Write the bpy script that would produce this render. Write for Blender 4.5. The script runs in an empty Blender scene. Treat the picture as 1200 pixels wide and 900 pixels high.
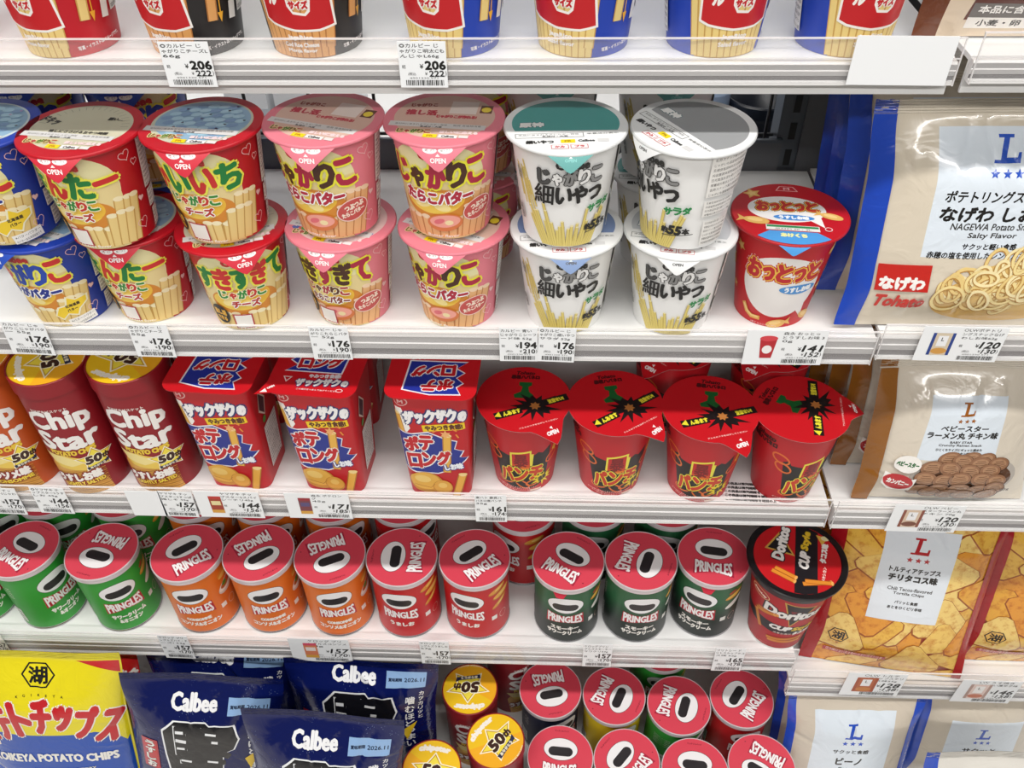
import bpy, math, random
import numpy as np
from mathutils import Vector, Matrix
from mathutils.geometry import tessellate_polygon

SC = bpy.context.scene
COL = SC.collection
MM = 0.001

# ---------------------------------------------------------------- camera
cd = bpy.data.cameras.new('camera'); CAM = bpy.data.objects.new('camera', cd); COL.objects.link(CAM)
cd.sensor_width = 36.0; cd.lens = 1039.18 / 1200 * 36.0; cd.clip_start = 0.01
PITCH, YAW, ROLL = 0.7407491, -0.0507821, -0.0211491
_c, _s = math.cos(YAW), math.sin(YAW)
fw = Vector((_s * math.cos(PITCH), _c * math.cos(PITCH), -math.sin(PITCH)))
rt = Vector((_c, -_s, 0)); up = rt.cross(fw)
r2 = math.cos(ROLL) * rt + math.sin(ROLL) * up; u2 = -math.sin(ROLL) * rt + math.cos(ROLL) * up
mw = Matrix((r2, u2, -fw)).transposed().to_4x4(); mw.translation = Vector((0, -0.506483, 0.488320))
CAM.matrix_world = mw
SC.camera = CAM

# ---------------------------------------------------------------- light
W = bpy.data.worlds.new('store_light'); SC.world = W; W.use_nodes = True
W.node_tree.nodes['Background'].inputs[0].default_value = (1.0, 0.985, 0.96, 1)
W.node_tree.nodes['Background'].inputs[1].default_value = 0.12
def strip(x, y, z, sx, sy, e, rx=0.0):
    l = bpy.data.lights.new('ceiling_strip_light', 'AREA'); l.shape = 'RECTANGLE'; l.size = sx; l.size_y = sy
    l.energy = e; l.color = (1.0, 0.975, 0.94)
    o = bpy.data.objects.new('ceiling_strip_light', l); COL.objects.link(o); o.location = (x, y, z); o.rotation_euler = (rx, 0, 0)
for sx in (-1.35, 0.0, 1.35):
    strip(sx, -0.58, 1.75, 1.25, 0.10, 19)
    strip(sx, 0.5, 1.75, 1.25, 0.10, 4)  # row added above the shelving to light the gap behind it
    strip(sx, -2.2, 1.75, 1.25, 0.12, 20, 0.5)
vs = SC.view_settings; vs.view_transform = 'Standard'; vs.look = 'None'; vs.gamma = 1; vs.exposure = -0.2
vs.use_curve_mapping = False

# ---------------------------------------------------------------- materials
def lin(h):
    h = h.lstrip('#'); v = [int(h[i:i + 2], 16) / 255 for i in (0, 2, 4)]
    return tuple(c / 12.92 if c <= 0.04045 else ((c + 0.055) / 1.055) ** 2.4 for c in v) + (1,)
MATS = {}
def M(h, rough=0.42, metal=0.0, coat=0.0, kind=None):
    k = (h, rough, metal, coat, kind)
    if k in MATS: return MATS[k]
    m = bpy.data.materials.new('print_' + h.strip('#').lower()); m.use_nodes = True
    nt = m.node_tree; b = nt.nodes['Principled BSDF']
    b.inputs['Base Color'].default_value = lin(h); b.inputs['Roughness'].default_value = rough
    b.inputs['Metallic'].default_value = metal
    if coat: b.inputs['Coat Weight'].default_value = coat; b.inputs['Coat Roughness'].default_value = 0.08
    if kind in ('film', 'foil', 'sparkle'):                  # fine creasing of packaging film
        tc = nt.nodes.new('ShaderNodeTexCoord'); n = nt.nodes.new('ShaderNodeTexNoise'); bp = nt.nodes.new('ShaderNodeBump')
        n.inputs['Scale'].default_value = 38; n.inputs['Detail'].default_value = 3; n.inputs['Distortion'].default_value = 1.2
        bp.inputs['Strength'].default_value = 0.35; bp.inputs['Distance'].default_value = 0.004
        nt.links.new(tc.outputs['Object'], n.inputs['Vector']); nt.links.new(n.outputs['Fac'], bp.inputs['Height'])
        nt.links.new(bp.outputs['Normal'], b.inputs['Normal'])
        if kind == 'sparkle':                                # printed speckle
            v = nt.nodes.new('ShaderNodeTexVoronoi'); v.inputs['Scale'].default_value = 420
            lt = nt.nodes.new('ShaderNodeMath'); lt.operation = 'LESS_THAN'; lt.inputs[1].default_value = 0.11
            n2 = nt.nodes.new('ShaderNodeTexNoise'); n2.inputs['Scale'].default_value = 26
            gt = nt.nodes.new('ShaderNodeMath'); gt.operation = 'GREATER_THAN'; gt.inputs[1].default_value = 0.58
            mu = nt.nodes.new('ShaderNodeMath'); mu.operation = 'MULTIPLY'
            mx = nt.nodes.new('ShaderNodeMix'); mx.data_type = 'RGBA'
            mx.inputs['A'].default_value = lin(h); mx.inputs['B'].default_value = lin('#9FB4E0')
            L = nt.links.new
            L(tc.outputs['Object'], v.inputs['Vector']); L(v.outputs['Distance'], lt.inputs[0]); L(tc.outputs['Object'], n2.inputs['Vector'])
            L(n2.outputs['Fac'], gt.inputs[0]); L(lt.outputs[0], mu.inputs[0]); L(gt.outputs[0], mu.inputs[1])
            L(mu.outputs[0], mx.inputs['Factor']); L(mx.outputs['Result'], b.inputs['Base Color'])
    if kind == 'chip':                                       # mottled frying colours of the printed chips
        tc = nt.nodes.new('ShaderNodeTexCoord'); n = nt.nodes.new('ShaderNodeTexNoise'); cr = nt.nodes.new('ShaderNodeValToRGB')
        n.inputs['Scale'].default_value = 120; n.inputs['Detail'].default_value = 5; n.inputs['Roughness'].default_value = .65
        c = lin(h); e = cr.color_ramp.elements
        e[0].position = .33; e[0].color = (c[0] * .72, c[1] * .48, c[2] * .32, 1); e[1].position = .52; e[1].color = c
        nt.links.new(tc.outputs['Object'], n.inputs['Vector']); nt.links.new(n.outputs['Fac'], cr.inputs[0]); nt.links.new(cr.outputs[0], b.inputs['Base Color'])
    if kind == 'steel':                                      # powder coat
        tc = nt.nodes.new('ShaderNodeTexCoord'); n = nt.nodes.new('ShaderNodeTexNoise'); bp = nt.nodes.new('ShaderNodeBump')
        n.inputs['Scale'].default_value = 900; bp.inputs['Strength'].default_value = 0.05; bp.inputs['Distance'].default_value = 0.001
        nt.links.new(tc.outputs['Object'], n.inputs['Vector']); nt.links.new(n.outputs['Fac'], bp.inputs['Height']); nt.links.new(bp.outputs['Normal'], b.inputs['Normal'])
    MATS[k] = m
    return m
def clear(name, haze, tint='#FFFFFF', ior=1.45):
    m = bpy.data.materials.new(name); m.use_nodes = True; nt = m.node_tree; nt.nodes.clear()
    o = nt.nodes.new('ShaderNodeOutputMaterial'); t = nt.nodes.new('ShaderNodeBsdfTransparent'); d = nt.nodes.new('ShaderNodeBsdfDiffuse')
    g = nt.nodes.new('ShaderNodeBsdfGlossy'); f = nt.nodes.new('ShaderNodeFresnel'); a = nt.nodes.new('ShaderNodeMixShader'); b = nt.nodes.new('ShaderNodeMixShader')
    t.inputs[0].default_value = lin(tint); d.inputs[0].default_value = lin('#F4F2F2'); g.inputs['Roughness'].default_value = 0.06; f.inputs[0].default_value = ior
    a.inputs[0].default_value = haze
    L = nt.links.new
    L(t.outputs[0], a.inputs[1]); L(d.outputs[0], a.inputs[2]); gm = nt.nodes.new('ShaderNodeNewGeometry'); sb = nt.nodes.new('ShaderNodeMath'); sb.operation = 'SUBTRACT'; sb.use_clamp = True   # sheen only where light enters the sheet
    L(f.outputs[0], sb.inputs[0]); L(gm.outputs['Backfacing'], sb.inputs[1]); L(sb.outputs[0], b.inputs[0]); L(a.outputs[0], b.inputs[1]); L(g.outputs[0], b.inputs[2]); L(b.outputs[0], o.inputs[0])
    return m
CLEAR = clear('clear_acrylic', 0.08, ior=1.4); CLEAREDGE = clear('clear_acrylic_edge', 0.6); LIDCLEAR = clear('clear_lid_plastic', 0.5)

# ---------------------------------------------------------------- triangle soup with printed layers
EPS = 0.010
FO = bpy.data.curves.new('lettering', 'FONT'); FOB = bpy.data.objects.new('lettering', FO); COL.objects.link(FOB)
FO.resolution_u = 2
GL = {}
def glyph(s):
    if s in GL: return GL[s]
    FO.body = s
    dg = bpy.context.evaluated_depsgraph_get(); dg.update()
    me = bpy.data.meshes.new_from_object(FOB.evaluated_get(dg))
    me.calc_loop_triangles()
    v = np.empty(len(me.vertices) * 3); me.vertices.foreach_get('co', v); v = v.reshape(-1, 3)[:, :2]
    t = np.empty(len(me.loop_triangles) * 3, dtype=np.int32); me.loop_triangles.foreach_get('vertices', t)
    bpy.data.meshes.remove(me)
    T = v[t.reshape(-1, 3)]
    lo = T.reshape(-1, 2).min(0); hi = T.reshape(-1, 2).max(0)
    GL[s] = (T - (lo + hi) / 2, hi - lo)
    return GL[s]
def R2(a):
    a = math.radians(a); return np.array([[math.cos(a), math.sin(a)], [-math.sin(a), math.cos(a)]])

class Cv:
    """a sheet of printed graphics, in millimetres; later shapes are printed over earlier ones"""
    def __init__(s): s.T = []; s.Mi = []; s.L = []; s.mats = []; s.k = 0
    def mi(s, m):
        if isinstance(m, str): m = M(m)
        if m not in s.mats: s.mats.append(m)
        return s.mats.index(m)
    def add(s, T, m, same=False):
        if not same: s.k += 1
        T = np.asarray(T, float)
        s.T.append(T); s.Mi.append(np.full(len(T), s.mi(m))); s.L.append(np.full(len(T), float(s.k)))
    def poly(s, pts, m, same=False):
        tr = tessellate_polygon([[Vector((p[0], p[1], 0)) for p in pts]])
        P = np.array(pts, float); s.add(P[np.array(tr)], m, same)
    def rect(s, x0, y0, x1, y1, m, rot=0, same=False):
        P = np.array([[x0, y0], [x1, y0], [x1, y1], [x0, y1]], float)
        if rot: c = P.mean(0); P = (P - c) @ R2(rot) + c
        s.add(P[np.array([[0, 1, 2], [0, 2, 3]])], m, same)
    def disc(s, cx, cy, rx, ry, m, rot=0, n=36, same=False):
        a = np.linspace(0, 2 * np.pi, n, endpoint=False); P = np.stack([rx * np.cos(a), ry * np.sin(a)], 1)
        if rot: P = P @ R2(rot)
        P = P + (cx, cy); C = np.broadcast_to([cx, cy], P.shape)
        s.add(np.stack([C, P, np.roll(P, -1, 0)], 1), m, same)
    def ring(s, cx, cy, rx, ry, w, m, rot=0, n=28, same=False):
        a = np.linspace(0, 2 * np.pi, n, endpoint=False); U = np.stack([np.cos(a), np.sin(a)], 1)
        A = U * (rx, ry); B = U * (rx - w, ry - w)
        if rot: A = A @ R2(rot); B = B @ R2(rot)
        A = A + (cx, cy); B = B + (cx, cy); A1 = np.roll(A, -1, 0); B1 = np.roll(B, -1, 0)
        s.add(np.concatenate([np.stack([A, A1, B], 1), np.stack([A1, B1, B], 1)]), m, same)
    def line(s, pts, w, m, close=False, same=False):
        P = [np.array(p, float) for p in pts]
        if close: P.append(P[0])
        out = []
        for a, b in zip(P[:-1], P[1:]):
            d = b - a; l = np.hypot(*d)
            if l < 1e-9: continue
            n = np.array([-d[1], d[0]]) / l * w / 2; e = d / l * w * .3; a = a - e; b = b + e
            out += [[a - n, b - n, b + n], [a - n, b + n, a + n]]
        s.add(np.array(out), m, same); s.L[-1] += np.arange(len(out)) // 2 % 8 * .11; s.k += 1
    def star(s, cx, cy, r, m, n=5, inner=.45, rot=0, jit=0, sx=1, sy=1, seed=1):
        rd = random.Random(seed); pts = []
        for i in range(2 * n):
            a = math.radians(90 + rot + i * 180 / n); q = r * (1 if i % 2 == 0 else inner) * (1 + jit * (rd.random() - .5))
            pts.append((cx + sx * q * math.cos(a), cy + sy * q * math.sin(a)))
        s.poly(pts, m)
    def text(s, t, cx, cy, w=None, h=None, m='#111111', b=0.0, out=(), rot=0, sh=0.0, arc=0.0, nb=8):
        T, sz = glyph(t)
        kx = w / sz[0] if w else None; ky = h / sz[1] if h else None
        kx = kx or ky; ky = ky or kx
        T = T * (kx, ky)
        if sh: T = np.stack([T[..., 0] + sh * T[..., 1], T[..., 1]], -1)
        if arc: T = np.stack([T[..., 0], T[..., 1] + arc * (1 - (T[..., 0] / (w / 2)) ** 2)], -1)
        for mm, o in sorted(out, key=lambda q: -q[1]): s._bold(T, mm, b + o, rot, cx, cy, nb)
        s._bold(T, m, b, rot, cx, cy, nb)
    def _bold(s, T, m, b, rot, cx, cy, nb):
        # heavier lettering: shifted copies, each a hair above the last so that no two faces coincide
        offs = [(0, 0)] if b <= 0 else [(b * math.cos(i * 2 * math.pi / nb), b * math.sin(i * 2 * math.pi / nb)) for i in range(nb)]
        if b > .9: offs += [(o[0] * .5, o[1] * .5) for o in offs]
        Ts = T if isinstance(T, list) else [T]; A = []; L = []
        for i, t in enumerate(Ts):
            for j, o in enumerate(offs): A.append(t + o); L.append(np.full(len(t), j * .12 + (i % 5) * .024))
        A = np.concatenate(A)
        if rot: A = A @ R2(rot)
        s.add(A + (cx, cy), m); s.L[-1] += np.concatenate(L); s.k += len(offs) * .12
    def chars(s, t, x0, x1, cy, h, ms, b=.5, out=(), rots=None, rise=0.0, small='ゃっュィャッょぃ'):
        n = len(t); w = (x1 - x0) / n; G = []
        for i, c in enumerate(t):
            T, sz = glyph(c); k = .74 if c in small else 1
            kx = w * .86 * k / max(sz[0], .45); ky = h * k / max(sz[1], .5)
            if c == 'ー': ky = kx
            T = T * (kx, ky)
            r = (rots or {}).get(i, 0) if isinstance(rots, dict) else (rots[i] if rots else 0)
            if r: T = T @ R2(r)
            f = (i + .5) / n - .5
            G.append((T + (x0 + (i + .5) * w, cy - (h * .12 if k < 1 else 0) + rise * f), ms[i % len(ms)]))
        for mm, o in sorted(out, key=lambda q: -q[1]): s._bold([g[0] for g in G], mm, b + o, 0, 0, 0, 8)
        for T, mm in G: s._bold(T, mm, b, 0, 0, 0, 8)
    def stick(s, x, y, l, w, a=0, c='#EBCF88', tip='#F8ECC4', edge='#C79C50'):
        r = math.radians(a); d = np.array([math.sin(r), math.cos(r)]); n = np.array([d[1], -d[0]]); p = np.array([x, y])
        q = p + d * l
        def quad(ww, m, ins=0): s.poly([p - n * ww / 2, p + n * ww / 2, q + n * ww / 2 - d * ins, q - n * ww / 2 - d * ins], m)
        quad(w, edge); quad(w * .76, c)
        s.disc(q[0], q[1], w / 2, w * .26, tip, rot=-a, n=14)
    def info(s, x0, y0, x1, y1, n, m='#F2F0EC', tm='#55504E', seed=0):
        s.rect(x0, y0, x1, y1, m)
        rows = ['名称スナック菓子原材料名', 'じゃがいも国産植物油脱脂粉', '乳糖食塩調味料乳化剤酸味料', '内容量賞味期限保存方法直射', '日光高温多湿を避けて下さい', '栄養成分表示エネルギー熱量']
        hh = (y1 - y0) / n
        for i in range(n):
            s.text(rows[(i + seed) % 6], (x0 + x1) / 2, y1 - hh * (i + .5), (x1 - x0) * .88, hh * .6, tm)
    def heart(s, cx, cy, r, m, fill=False, rot=0, w=.5):
        P = []
        for i in range(20):
            t = i * 2 * math.pi / 20
            P.append((16 * math.sin(t) ** 3, 13 * math.cos(t) - 5 * math.cos(2 * t) - 2 * math.cos(3 * t) - math.cos(4 * t)))
        P = np.array(P) / 16 * r @ R2(rot) + (cx, cy)
        if fill: s.poly([tuple(p) for p in P], m)
        else: s.line([tuple(p) for p in P], w, m, True)

def cut(T, A, axis, vals):
    """split triangles at the given coordinates so that they can follow a curved surface (axis 2: diagonal of the grid)"""
    vals = list(vals)
    if axis == 2: T = np.concatenate([T, T[..., :1] + T[..., 1:2]], -1)
    def rec(T, A, lo, hi):
        if lo >= hi or len(T) == 0: return [(T, A)]
        x = T[:, :, axis]
        mid = (lo + hi) // 2; c = vals[mid]; mn = x.min(1); mx = x.max(1)
        hit = (mn < c - 1e-6) & (mx > c + 1e-6); out = []
        if hit.any():
            H = T[hit]; a = A[hit]; o = np.argsort(H[:, :, axis], 1); H = np.take_along_axis(H, o[:, :, None], 1)
            P, Q, R = H[:, 0], H[:, 1], H[:, 2]
            def at(p, q):
                d = q[:, axis] - p[:, axis]; d = np.where(np.abs(d) < 1e-12, 1e-12, d)
                t = np.clip((c - p[:, axis]) / d, 0, 1); return p + (q - p) * t[:, None]
            X = at(P, R); low = Q[:, axis] <= c; l3 = low[:, None, None]
            Y = np.where(low[:, None], at(Q, R), at(P, Q))
            t1 = np.where(l3, np.stack([P, Q, X], 1), np.stack([P, Y, X], 1))
            t2 = np.where(l3, np.stack([Q, Y, X], 1), np.stack([Y, Q, X], 1))
            t3 = np.where(l3, np.stack([Y, R, X], 1), np.stack([Q, R, X], 1))
            T = np.concatenate([T[~hit], t1, t2, t3]); A = np.concatenate([A[~hit], a, a, a])
        left = T[:, :, axis].mean(1) < c
        return rec(T[left], A[left], lo, mid) + rec(T[~left], A[~left], mid + 1, hi)
    r = rec(T, A, 0, len(vals))
    T = np.concatenate([q[0] for q in r])[..., :2]; A = np.concatenate([q[1] for q in r])
    x0 = T[:, 0]; ar = np.abs((T[:, 1, 0] - x0[:, 0]) * (T[:, 2, 1] - x0[:, 1]) - (T[:, 2, 0] - x0[:, 0]) * (T[:, 1, 1] - x0[:, 1]))
    k = ar > 1e-7; return T[k], A[k]
def clampv(cv, h):
    for t in cv.T: t[..., 1] = np.clip(t[..., 1], 0, h)

class Soup:
    def __init__(s): s.P = []; s.N = []; s.I = []; s.mats = []
    def mi(s, m):
        if isinstance(m, str): m = M(m)
        if m not in s.mats: s.mats.append(m)
        return s.mats.index(m)
    def tri(s, P, N, m):
        P = np.asarray(P, float).reshape(-1, 3, 3); N = np.asarray(N, float).reshape(-1, 3, 3)
        g = np.cross(P[:, 1] - P[:, 0], P[:, 2] - P[:, 0]); bad = (g * N.sum(1)).sum(1) < 0
        P[bad] = P[bad][:, ::-1]; N[bad] = N[bad][:, ::-1]
        s.P.append(P); s.N.append(N); s.I.append(np.full(len(P), s.mi(m)) if not isinstance(m, np.ndarray) else m)
    def canvas(s, cv, f, cu=(), cw=(), cd=()):
        T = np.concatenate(cv.T); A = np.stack([np.concatenate(cv.Mi), np.concatenate(cv.L)], 1).astype(float)
        T, A = cut(T, A, 0, cu); T, A = cut(T, A, 1, cw); T, A = cut(T, A, 2, cd)
        ar = np.abs((T[:, 1, 0] - T[:, 0, 0]) * (T[:, 2, 1] - T[:, 0, 1]) - (T[:, 2, 0] - T[:, 0, 0]) * (T[:, 1, 1] - T[:, 0, 1]))
        k = ar > 1e-7; T = T[k]; A = A[k]
        ma = np.array([s.mi(m) for m in cv.mats])
        L = np.repeat(A[:, 1], 3) * EPS
        P, N = f(T[:, :, 0].ravel(), T[:, :, 1].ravel(), L)
        s.tri(P, N, ma[A[:, 0].astype(int)])
        return s
    def grid(s, G, NG, m, wrap=False):
        G = np.asarray(G, float); NG = np.asarray(NG, float)
        a, b, c, d = G[:-1, :-1], G[1:, :-1], G[1:, 1:], G[:-1, 1:]; na, nb, nc, nd = NG[:-1, :-1], NG[1:, :-1], NG[1:, 1:], NG[:-1, 1:]
        P = np.concatenate([np.stack([a, b, c], 2).reshape(-1, 3, 3), np.stack([a, c, d], 2).reshape(-1, 3, 3)])
        N = np.concatenate([np.stack([na, nb, nc], 2).reshape(-1, 3, 3), np.stack([na, nc, nd], 2).reshape(-1, 3, 3)])
        k = np.linalg.norm(np.cross(P[:, 1] - P[:, 0], P[:, 2] - P[:, 0]), axis=1) > 1e-9
        s.tri(P[k], N[k], m); return s
    def lathe(s, prof, m, prf=None, smooth=False):
        """prof: list of (r, z), outside on the right when walking upward"""
        prf = prf or CIRC
        S, X, Y, NX, NY = prf
        pr = np.array(prof, float); seg = []
        for i in range(len(pr) - 1):
            d = pr[i + 1] - pr[i]; n = np.array([d[1], -d[0]]); n = n / max(np.hypot(*n), 1e-9); seg.append(n)
        for i in range(len(pr) - 1):
            n0 = n1 = seg[i]
            if smooth:
                if i > 0: n0 = seg[i] + seg[i - 1]
                if i < len(seg) - 1: n1 = seg[i] + seg[i + 1]
            G = []; NG = []
            for (r, z), n in ((pr[i], n0), (pr[i + 1], n1)):
                n = n / np.hypot(*n)
                G.append(np.stack([X * r, Y * r, np.full_like(X, z)], 1)); NG.append(np.stack([NX * n[0], NY * n[0], np.full_like(X, n[1])], 1))
            s.grid(G, NG, m)
        return s
    def box(s, x0, y0, z0, x1, y1, z1, m):
        for ax, (a, b) in enumerate(((x0, x1), (y0, y1), (z0, z1))):
            for v, sg in ((a, -1), (b, 1)):
                o = [(x0, x1), (y0, y1), (z0, z1)]; u, w = [k for k in range(3) if k != ax]
                q = []
                for i, j in ((0, 0), (1, 0), (1, 1), (0, 1)):
                    p = [0, 0, 0]; p[ax] = v; p[u] = o[u][i]; p[w] = o[w][j]; q.append(p)
                n = [0, 0, 0]; n[ax] = sg
                s.tri([[q[0], q[1], q[2]], [q[0], q[2], q[3]]], [[n] * 3] * 2, m)
        return s
    def extr(s, yz, x0, x1, m, ms=None):
        """extrude an open or closed (y, z) outline along x; outside is on the left of the walking direction"""
        for i in range(len(yz) - 1):
            (ya, za), (yb, zb) = yz[i], yz[i + 1]; n = (0, -(zb - za), yb - ya); l = math.hypot(n[1], n[2])
            if l < 1e-9: continue
            n = (0, n[1] / l, n[2] / l)
            a, b, c, d = (x0, ya, za), (x1, ya, za), (x1, yb, zb), (x0, yb, zb)
            s.tri([[a, b, c], [a, c, d]], [[n] * 3] * 2, ms[i] if ms else m)
        for x, sg in ((x0, -1), (x1, 1)):
            tr = tessellate_polygon([[Vector((0, y, z)) for y, z in yz]])
            s.tri([[(x, *yz[i]) for i in t] for t in tr], [[(sg, 0, 0)] * 3] * len(tr), m if not ms else ms[0])
        return s
    def tube(s, pts, r, m, n=10):
        pts = [np.array(p, float) for p in pts]; G = []; NG = []
        for i, p in enumerate(pts):
            d = pts[min(i + 1, len(pts) - 1)] - pts[max(i - 1, 0)]; d /= np.linalg.norm(d)
            a = np.cross(d, [0.3, 0.2, 1] if abs(d[2]) < .9 else [1, 0, 0]); a /= np.linalg.norm(a); b = np.cross(d, a)
            t = np.linspace(0, 2 * np.pi, n + 1)[:, None]; nn = np.cos(t) * a + np.sin(t) * b
            G.append(p + nn * r); NG.append(nn)
        return s.grid(G, NG, m)
    def mesh(s, name):
        P = np.concatenate(s.P) * MM; N = np.concatenate(s.N).reshape(-1, 3); I = np.concatenate(s.I)
        n = len(P); me = bpy.data.meshes.new(name)
        me.vertices.add(n * 3); me.loops.add(n * 3); me.polygons.add(n)
        me.vertices.foreach_set('co', P.astype(np.float32).ravel())
        me.loops.foreach_set('vertex_index', np.arange(n * 3, dtype=np.int32))
        me.polygons.foreach_set('loop_start', np.arange(0, n * 3, 3, dtype=np.int32))
        me.polygons.foreach_set('material_index', I.astype(np.int32))
        me.update()
        me.polygons.foreach_set('use_smooth', np.ones(n, dtype=bool))
        l = np.linalg.norm(N, axis=1, keepdims=True); l[l == 0] = 1
        me.normals_split_custom_set_from_vertices((N / l).tolist())
        for m in s.mats: me.materials.append(m)
        return me

def circ(n=72):
    t = np.linspace(-np.pi, np.pi, n + 1); return t, np.sin(t), -np.cos(t), np.sin(t), -np.cos(t)
def rsq(c=.32, k=6):
    """rounded square, half width 1, walked from the middle of the back through -x, front, +x"""
    pts = []; nr = []
    for cx, cy, a0 in ((-1 + c, 1 - c, 90), (-1 + c, -1 + c, 180), (1 - c, -1 + c, 270), (1 - c, 1 - c, 0)):
        for i in range(k + 1):
            a = math.radians(a0 + 90 * i / k); pts.append((cx + c * math.cos(a), cy + c * math.sin(a))); nr.append((math.cos(a), math.sin(a)))
    pts = [(0, 1)] + pts + [(0, 1)]; nr = [(0, 1)] + nr + [(0, 1)]
    P = np.array(pts); S = np.concatenate([[0], np.cumsum(np.hypot(*np.diff(P, axis=0).T))]); S -= S[-1] / 2
    N = np.array(nr); return S, P[:, 0], P[:, 1], N[:, 0], N[:, 1]
CIRC = circ(); RSQ = rsq()
def wrap(rb, rt_, h, z0=0, prf=None, rr=None):
    """map (u along the girth at reference radius rr, v up) onto a tapered wall"""
    S, X, Y, NX, NY = prf or CIRC; rr = rr or (rb + rt_) / 2
    sl = (rb - rt_) / h
    def f(u, v, L):
        q = u / rr; r = rb + (rt_ - rb) * v / h
        nx = np.interp(q, S, NX); ny = np.interp(q, S, NY)
        x = np.interp(q, S, X) * r + nx * L; y = np.interp(q, S, Y) * r + ny * L
        return np.stack([x, y, z0 + v], 1), np.stack([nx, ny, np.full_like(x, sl)], 1)
    return f, S * rr
def flat(z0, sx=1, sy=1):
    def f(u, v, L): return np.stack([u * sx, v * sy, z0 + L], 1), np.stack([u * 0, u * 0, u * 0 + 1], 1)
    return f
def upright(y0):
    def f(u, v, L): return np.stack([u, y0 - L, v], 1), np.stack([u * 0, u * 0 - 1, u * 0], 1)
    return f

# ---------------------------------------------------------------- things and parts
def thing(name, label, cat, loc, rz=0, group=None, rx=0, ry=0):
    o = bpy.data.objects.new(name, None); COL.objects.link(o); o.empty_display_size = .02
    o.location = [c * MM for c in loc]; o.rotation_euler = (math.radians(rx), math.radians(ry), math.radians(rz))
    if cat in ('snack cup', 'snack can', 'snack box', 'snack bag'): o.location.z += .0003
    o['label'] = label; o['category'] = cat
    if group: o['group'] = group
    return o
def part(name, me, parent, label=None, rz=0, loc=(0, 0, 0)):
    o = bpy.data.objects.new(name, me); COL.objects.link(o); o.parent = parent
    o.rotation_euler = (0, 0, math.radians(rz)); o.location = [c * MM for c in loc]
    if label: o['label'] = label
    return o
CACHE = {}
def cached(key, fn):
    if key not in CACHE: CACHE[key] = fn()
    return CACHE[key]
# ---------------------------------------------------------------- shelving
STEEL = M('#E9E9E8', .35, kind='steel'); RAILM = M('#B5B3B3', .3); RAILSHADE = M('#6F6B6D', .16); RAILB = M('#F0EFEE', .3)  # dark rail tone puts the shade of the downward-facing band into the colour
def shelf(label, x0, x1, zs, zb, zt, depth=246):
    t = thing('shelf', label, 'shelf', (0, 0, 0), group='shop shelving')
    b = Soup(); b.box(x0, 7, zs - 3, x1, depth, zs, STEEL); b.box(x0, 7, zs - 22, x1, 9, zs - 3, STEEL)
    part('board', b.mesh('board'), t)
    h = zs - zb
    r = Soup(); r.extr([(6.5, zs - .5), (2.2, zs - .5), (1.2, zb + h * .86), (1.6, zb + h * .62), (.6, zb + h * .60), (.6, zb + h * .40), (1.9, zb + h * .36), (2.4, zb + 2.2), (-.2, zb + 2.0), (-.2, zb), (6.5, zb), (6.5, zs - .5)], x0, x1, RAILM,
        [RAILB, RAILB, RAILM, RAILB, RAILM, RAILSHADE, RAILSHADE, RAILB, RAILB, RAILM, RAILM])
    part('price_rail', r.mesh('price_rail'), t, 'pale grey price rail along the front edge')
    c = Soup(); c.box(x0, -1.1, zb + 1.5, x1, -.5, zt, CLEAR); c.box(x0, -1.3, zt, x1, .3, zt + .7, CLEAREDGE); c.box(x0, -1.25, zs + 2.2, x1, -.45, zs + 2.8, CLEAREDGE)
    c.box(x1 - .7, -1.3, zb, x1, -.3, zt, CLEAREDGE); c.box(x0, -1.3, zb, x0 + .7, -.3, zt, CLEAREDGE)
    part('clear_lip', c.mesh('clear_lip'), t, 'clear plastic lip in front of the rail')
    return t
GREY = M('#5C5E63', .5)
S1, S2, S3, S4, S5 = 278, 72.9, -118.4, -365.1, -602
shelf('top white shelf of the left bay, holding the large cups', -640, 234, S1, 264.5, 292)
shelf('white shelf of the left bay holding two layers of stacked cups', -700, 241, S2, 49.3, 80)
shelf('white shelf of the left bay holding red cans, red boxes and red lidded cups', -760, 249.5, S3, -142.3, -106)
shelf('white shelf of the left bay holding short cans with red lids', -820, 269, S4, -389.2, -346)
T1, T2, T3, T4 = 279, 76, -121, -414
shelf('top right shelf end holding the brown and cream bag', 242.5, 620, T1, 265.6, 295)
shelf('right bay shelf under the cream bag with the blue edge', 243.5, 620, T2, 54.5, 87)
shelf('right bay shelf under the bag of round brown noodle snacks', 255, 640, T3, -144.5, -108)
shelf('right bay shelf under the tortilla chip bags', 272, 700, T4, -441, -387)
t = thing('base_shelf', 'deep white bottom shelf carrying the bags and the lowest cans', 'shelf', (0, 0, 0))
part('board', Soup().box(-900, -170, S5 - 4, 720, 246, S5, STEEL).mesh('board'), t)
part('front_panel', Soup().box(-900, -168, S5 - 170, 720, -164, S5 - 4, STEEL).mesh('front_panel'), t)
fl = part('floor', Soup().box(-1500, -2600, -785, 1500, 1200, -775, M('#CFCBC4', .25)).mesh('floor'), None); fl['kind'] = 'structure'
wb = part('wall_back', Soup().box(-1500, 640, -775, 1500, 650, 1700, M('#D8D9DB', .6)).mesh('wall_back'), None); wb['kind'] = 'structure'
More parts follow.
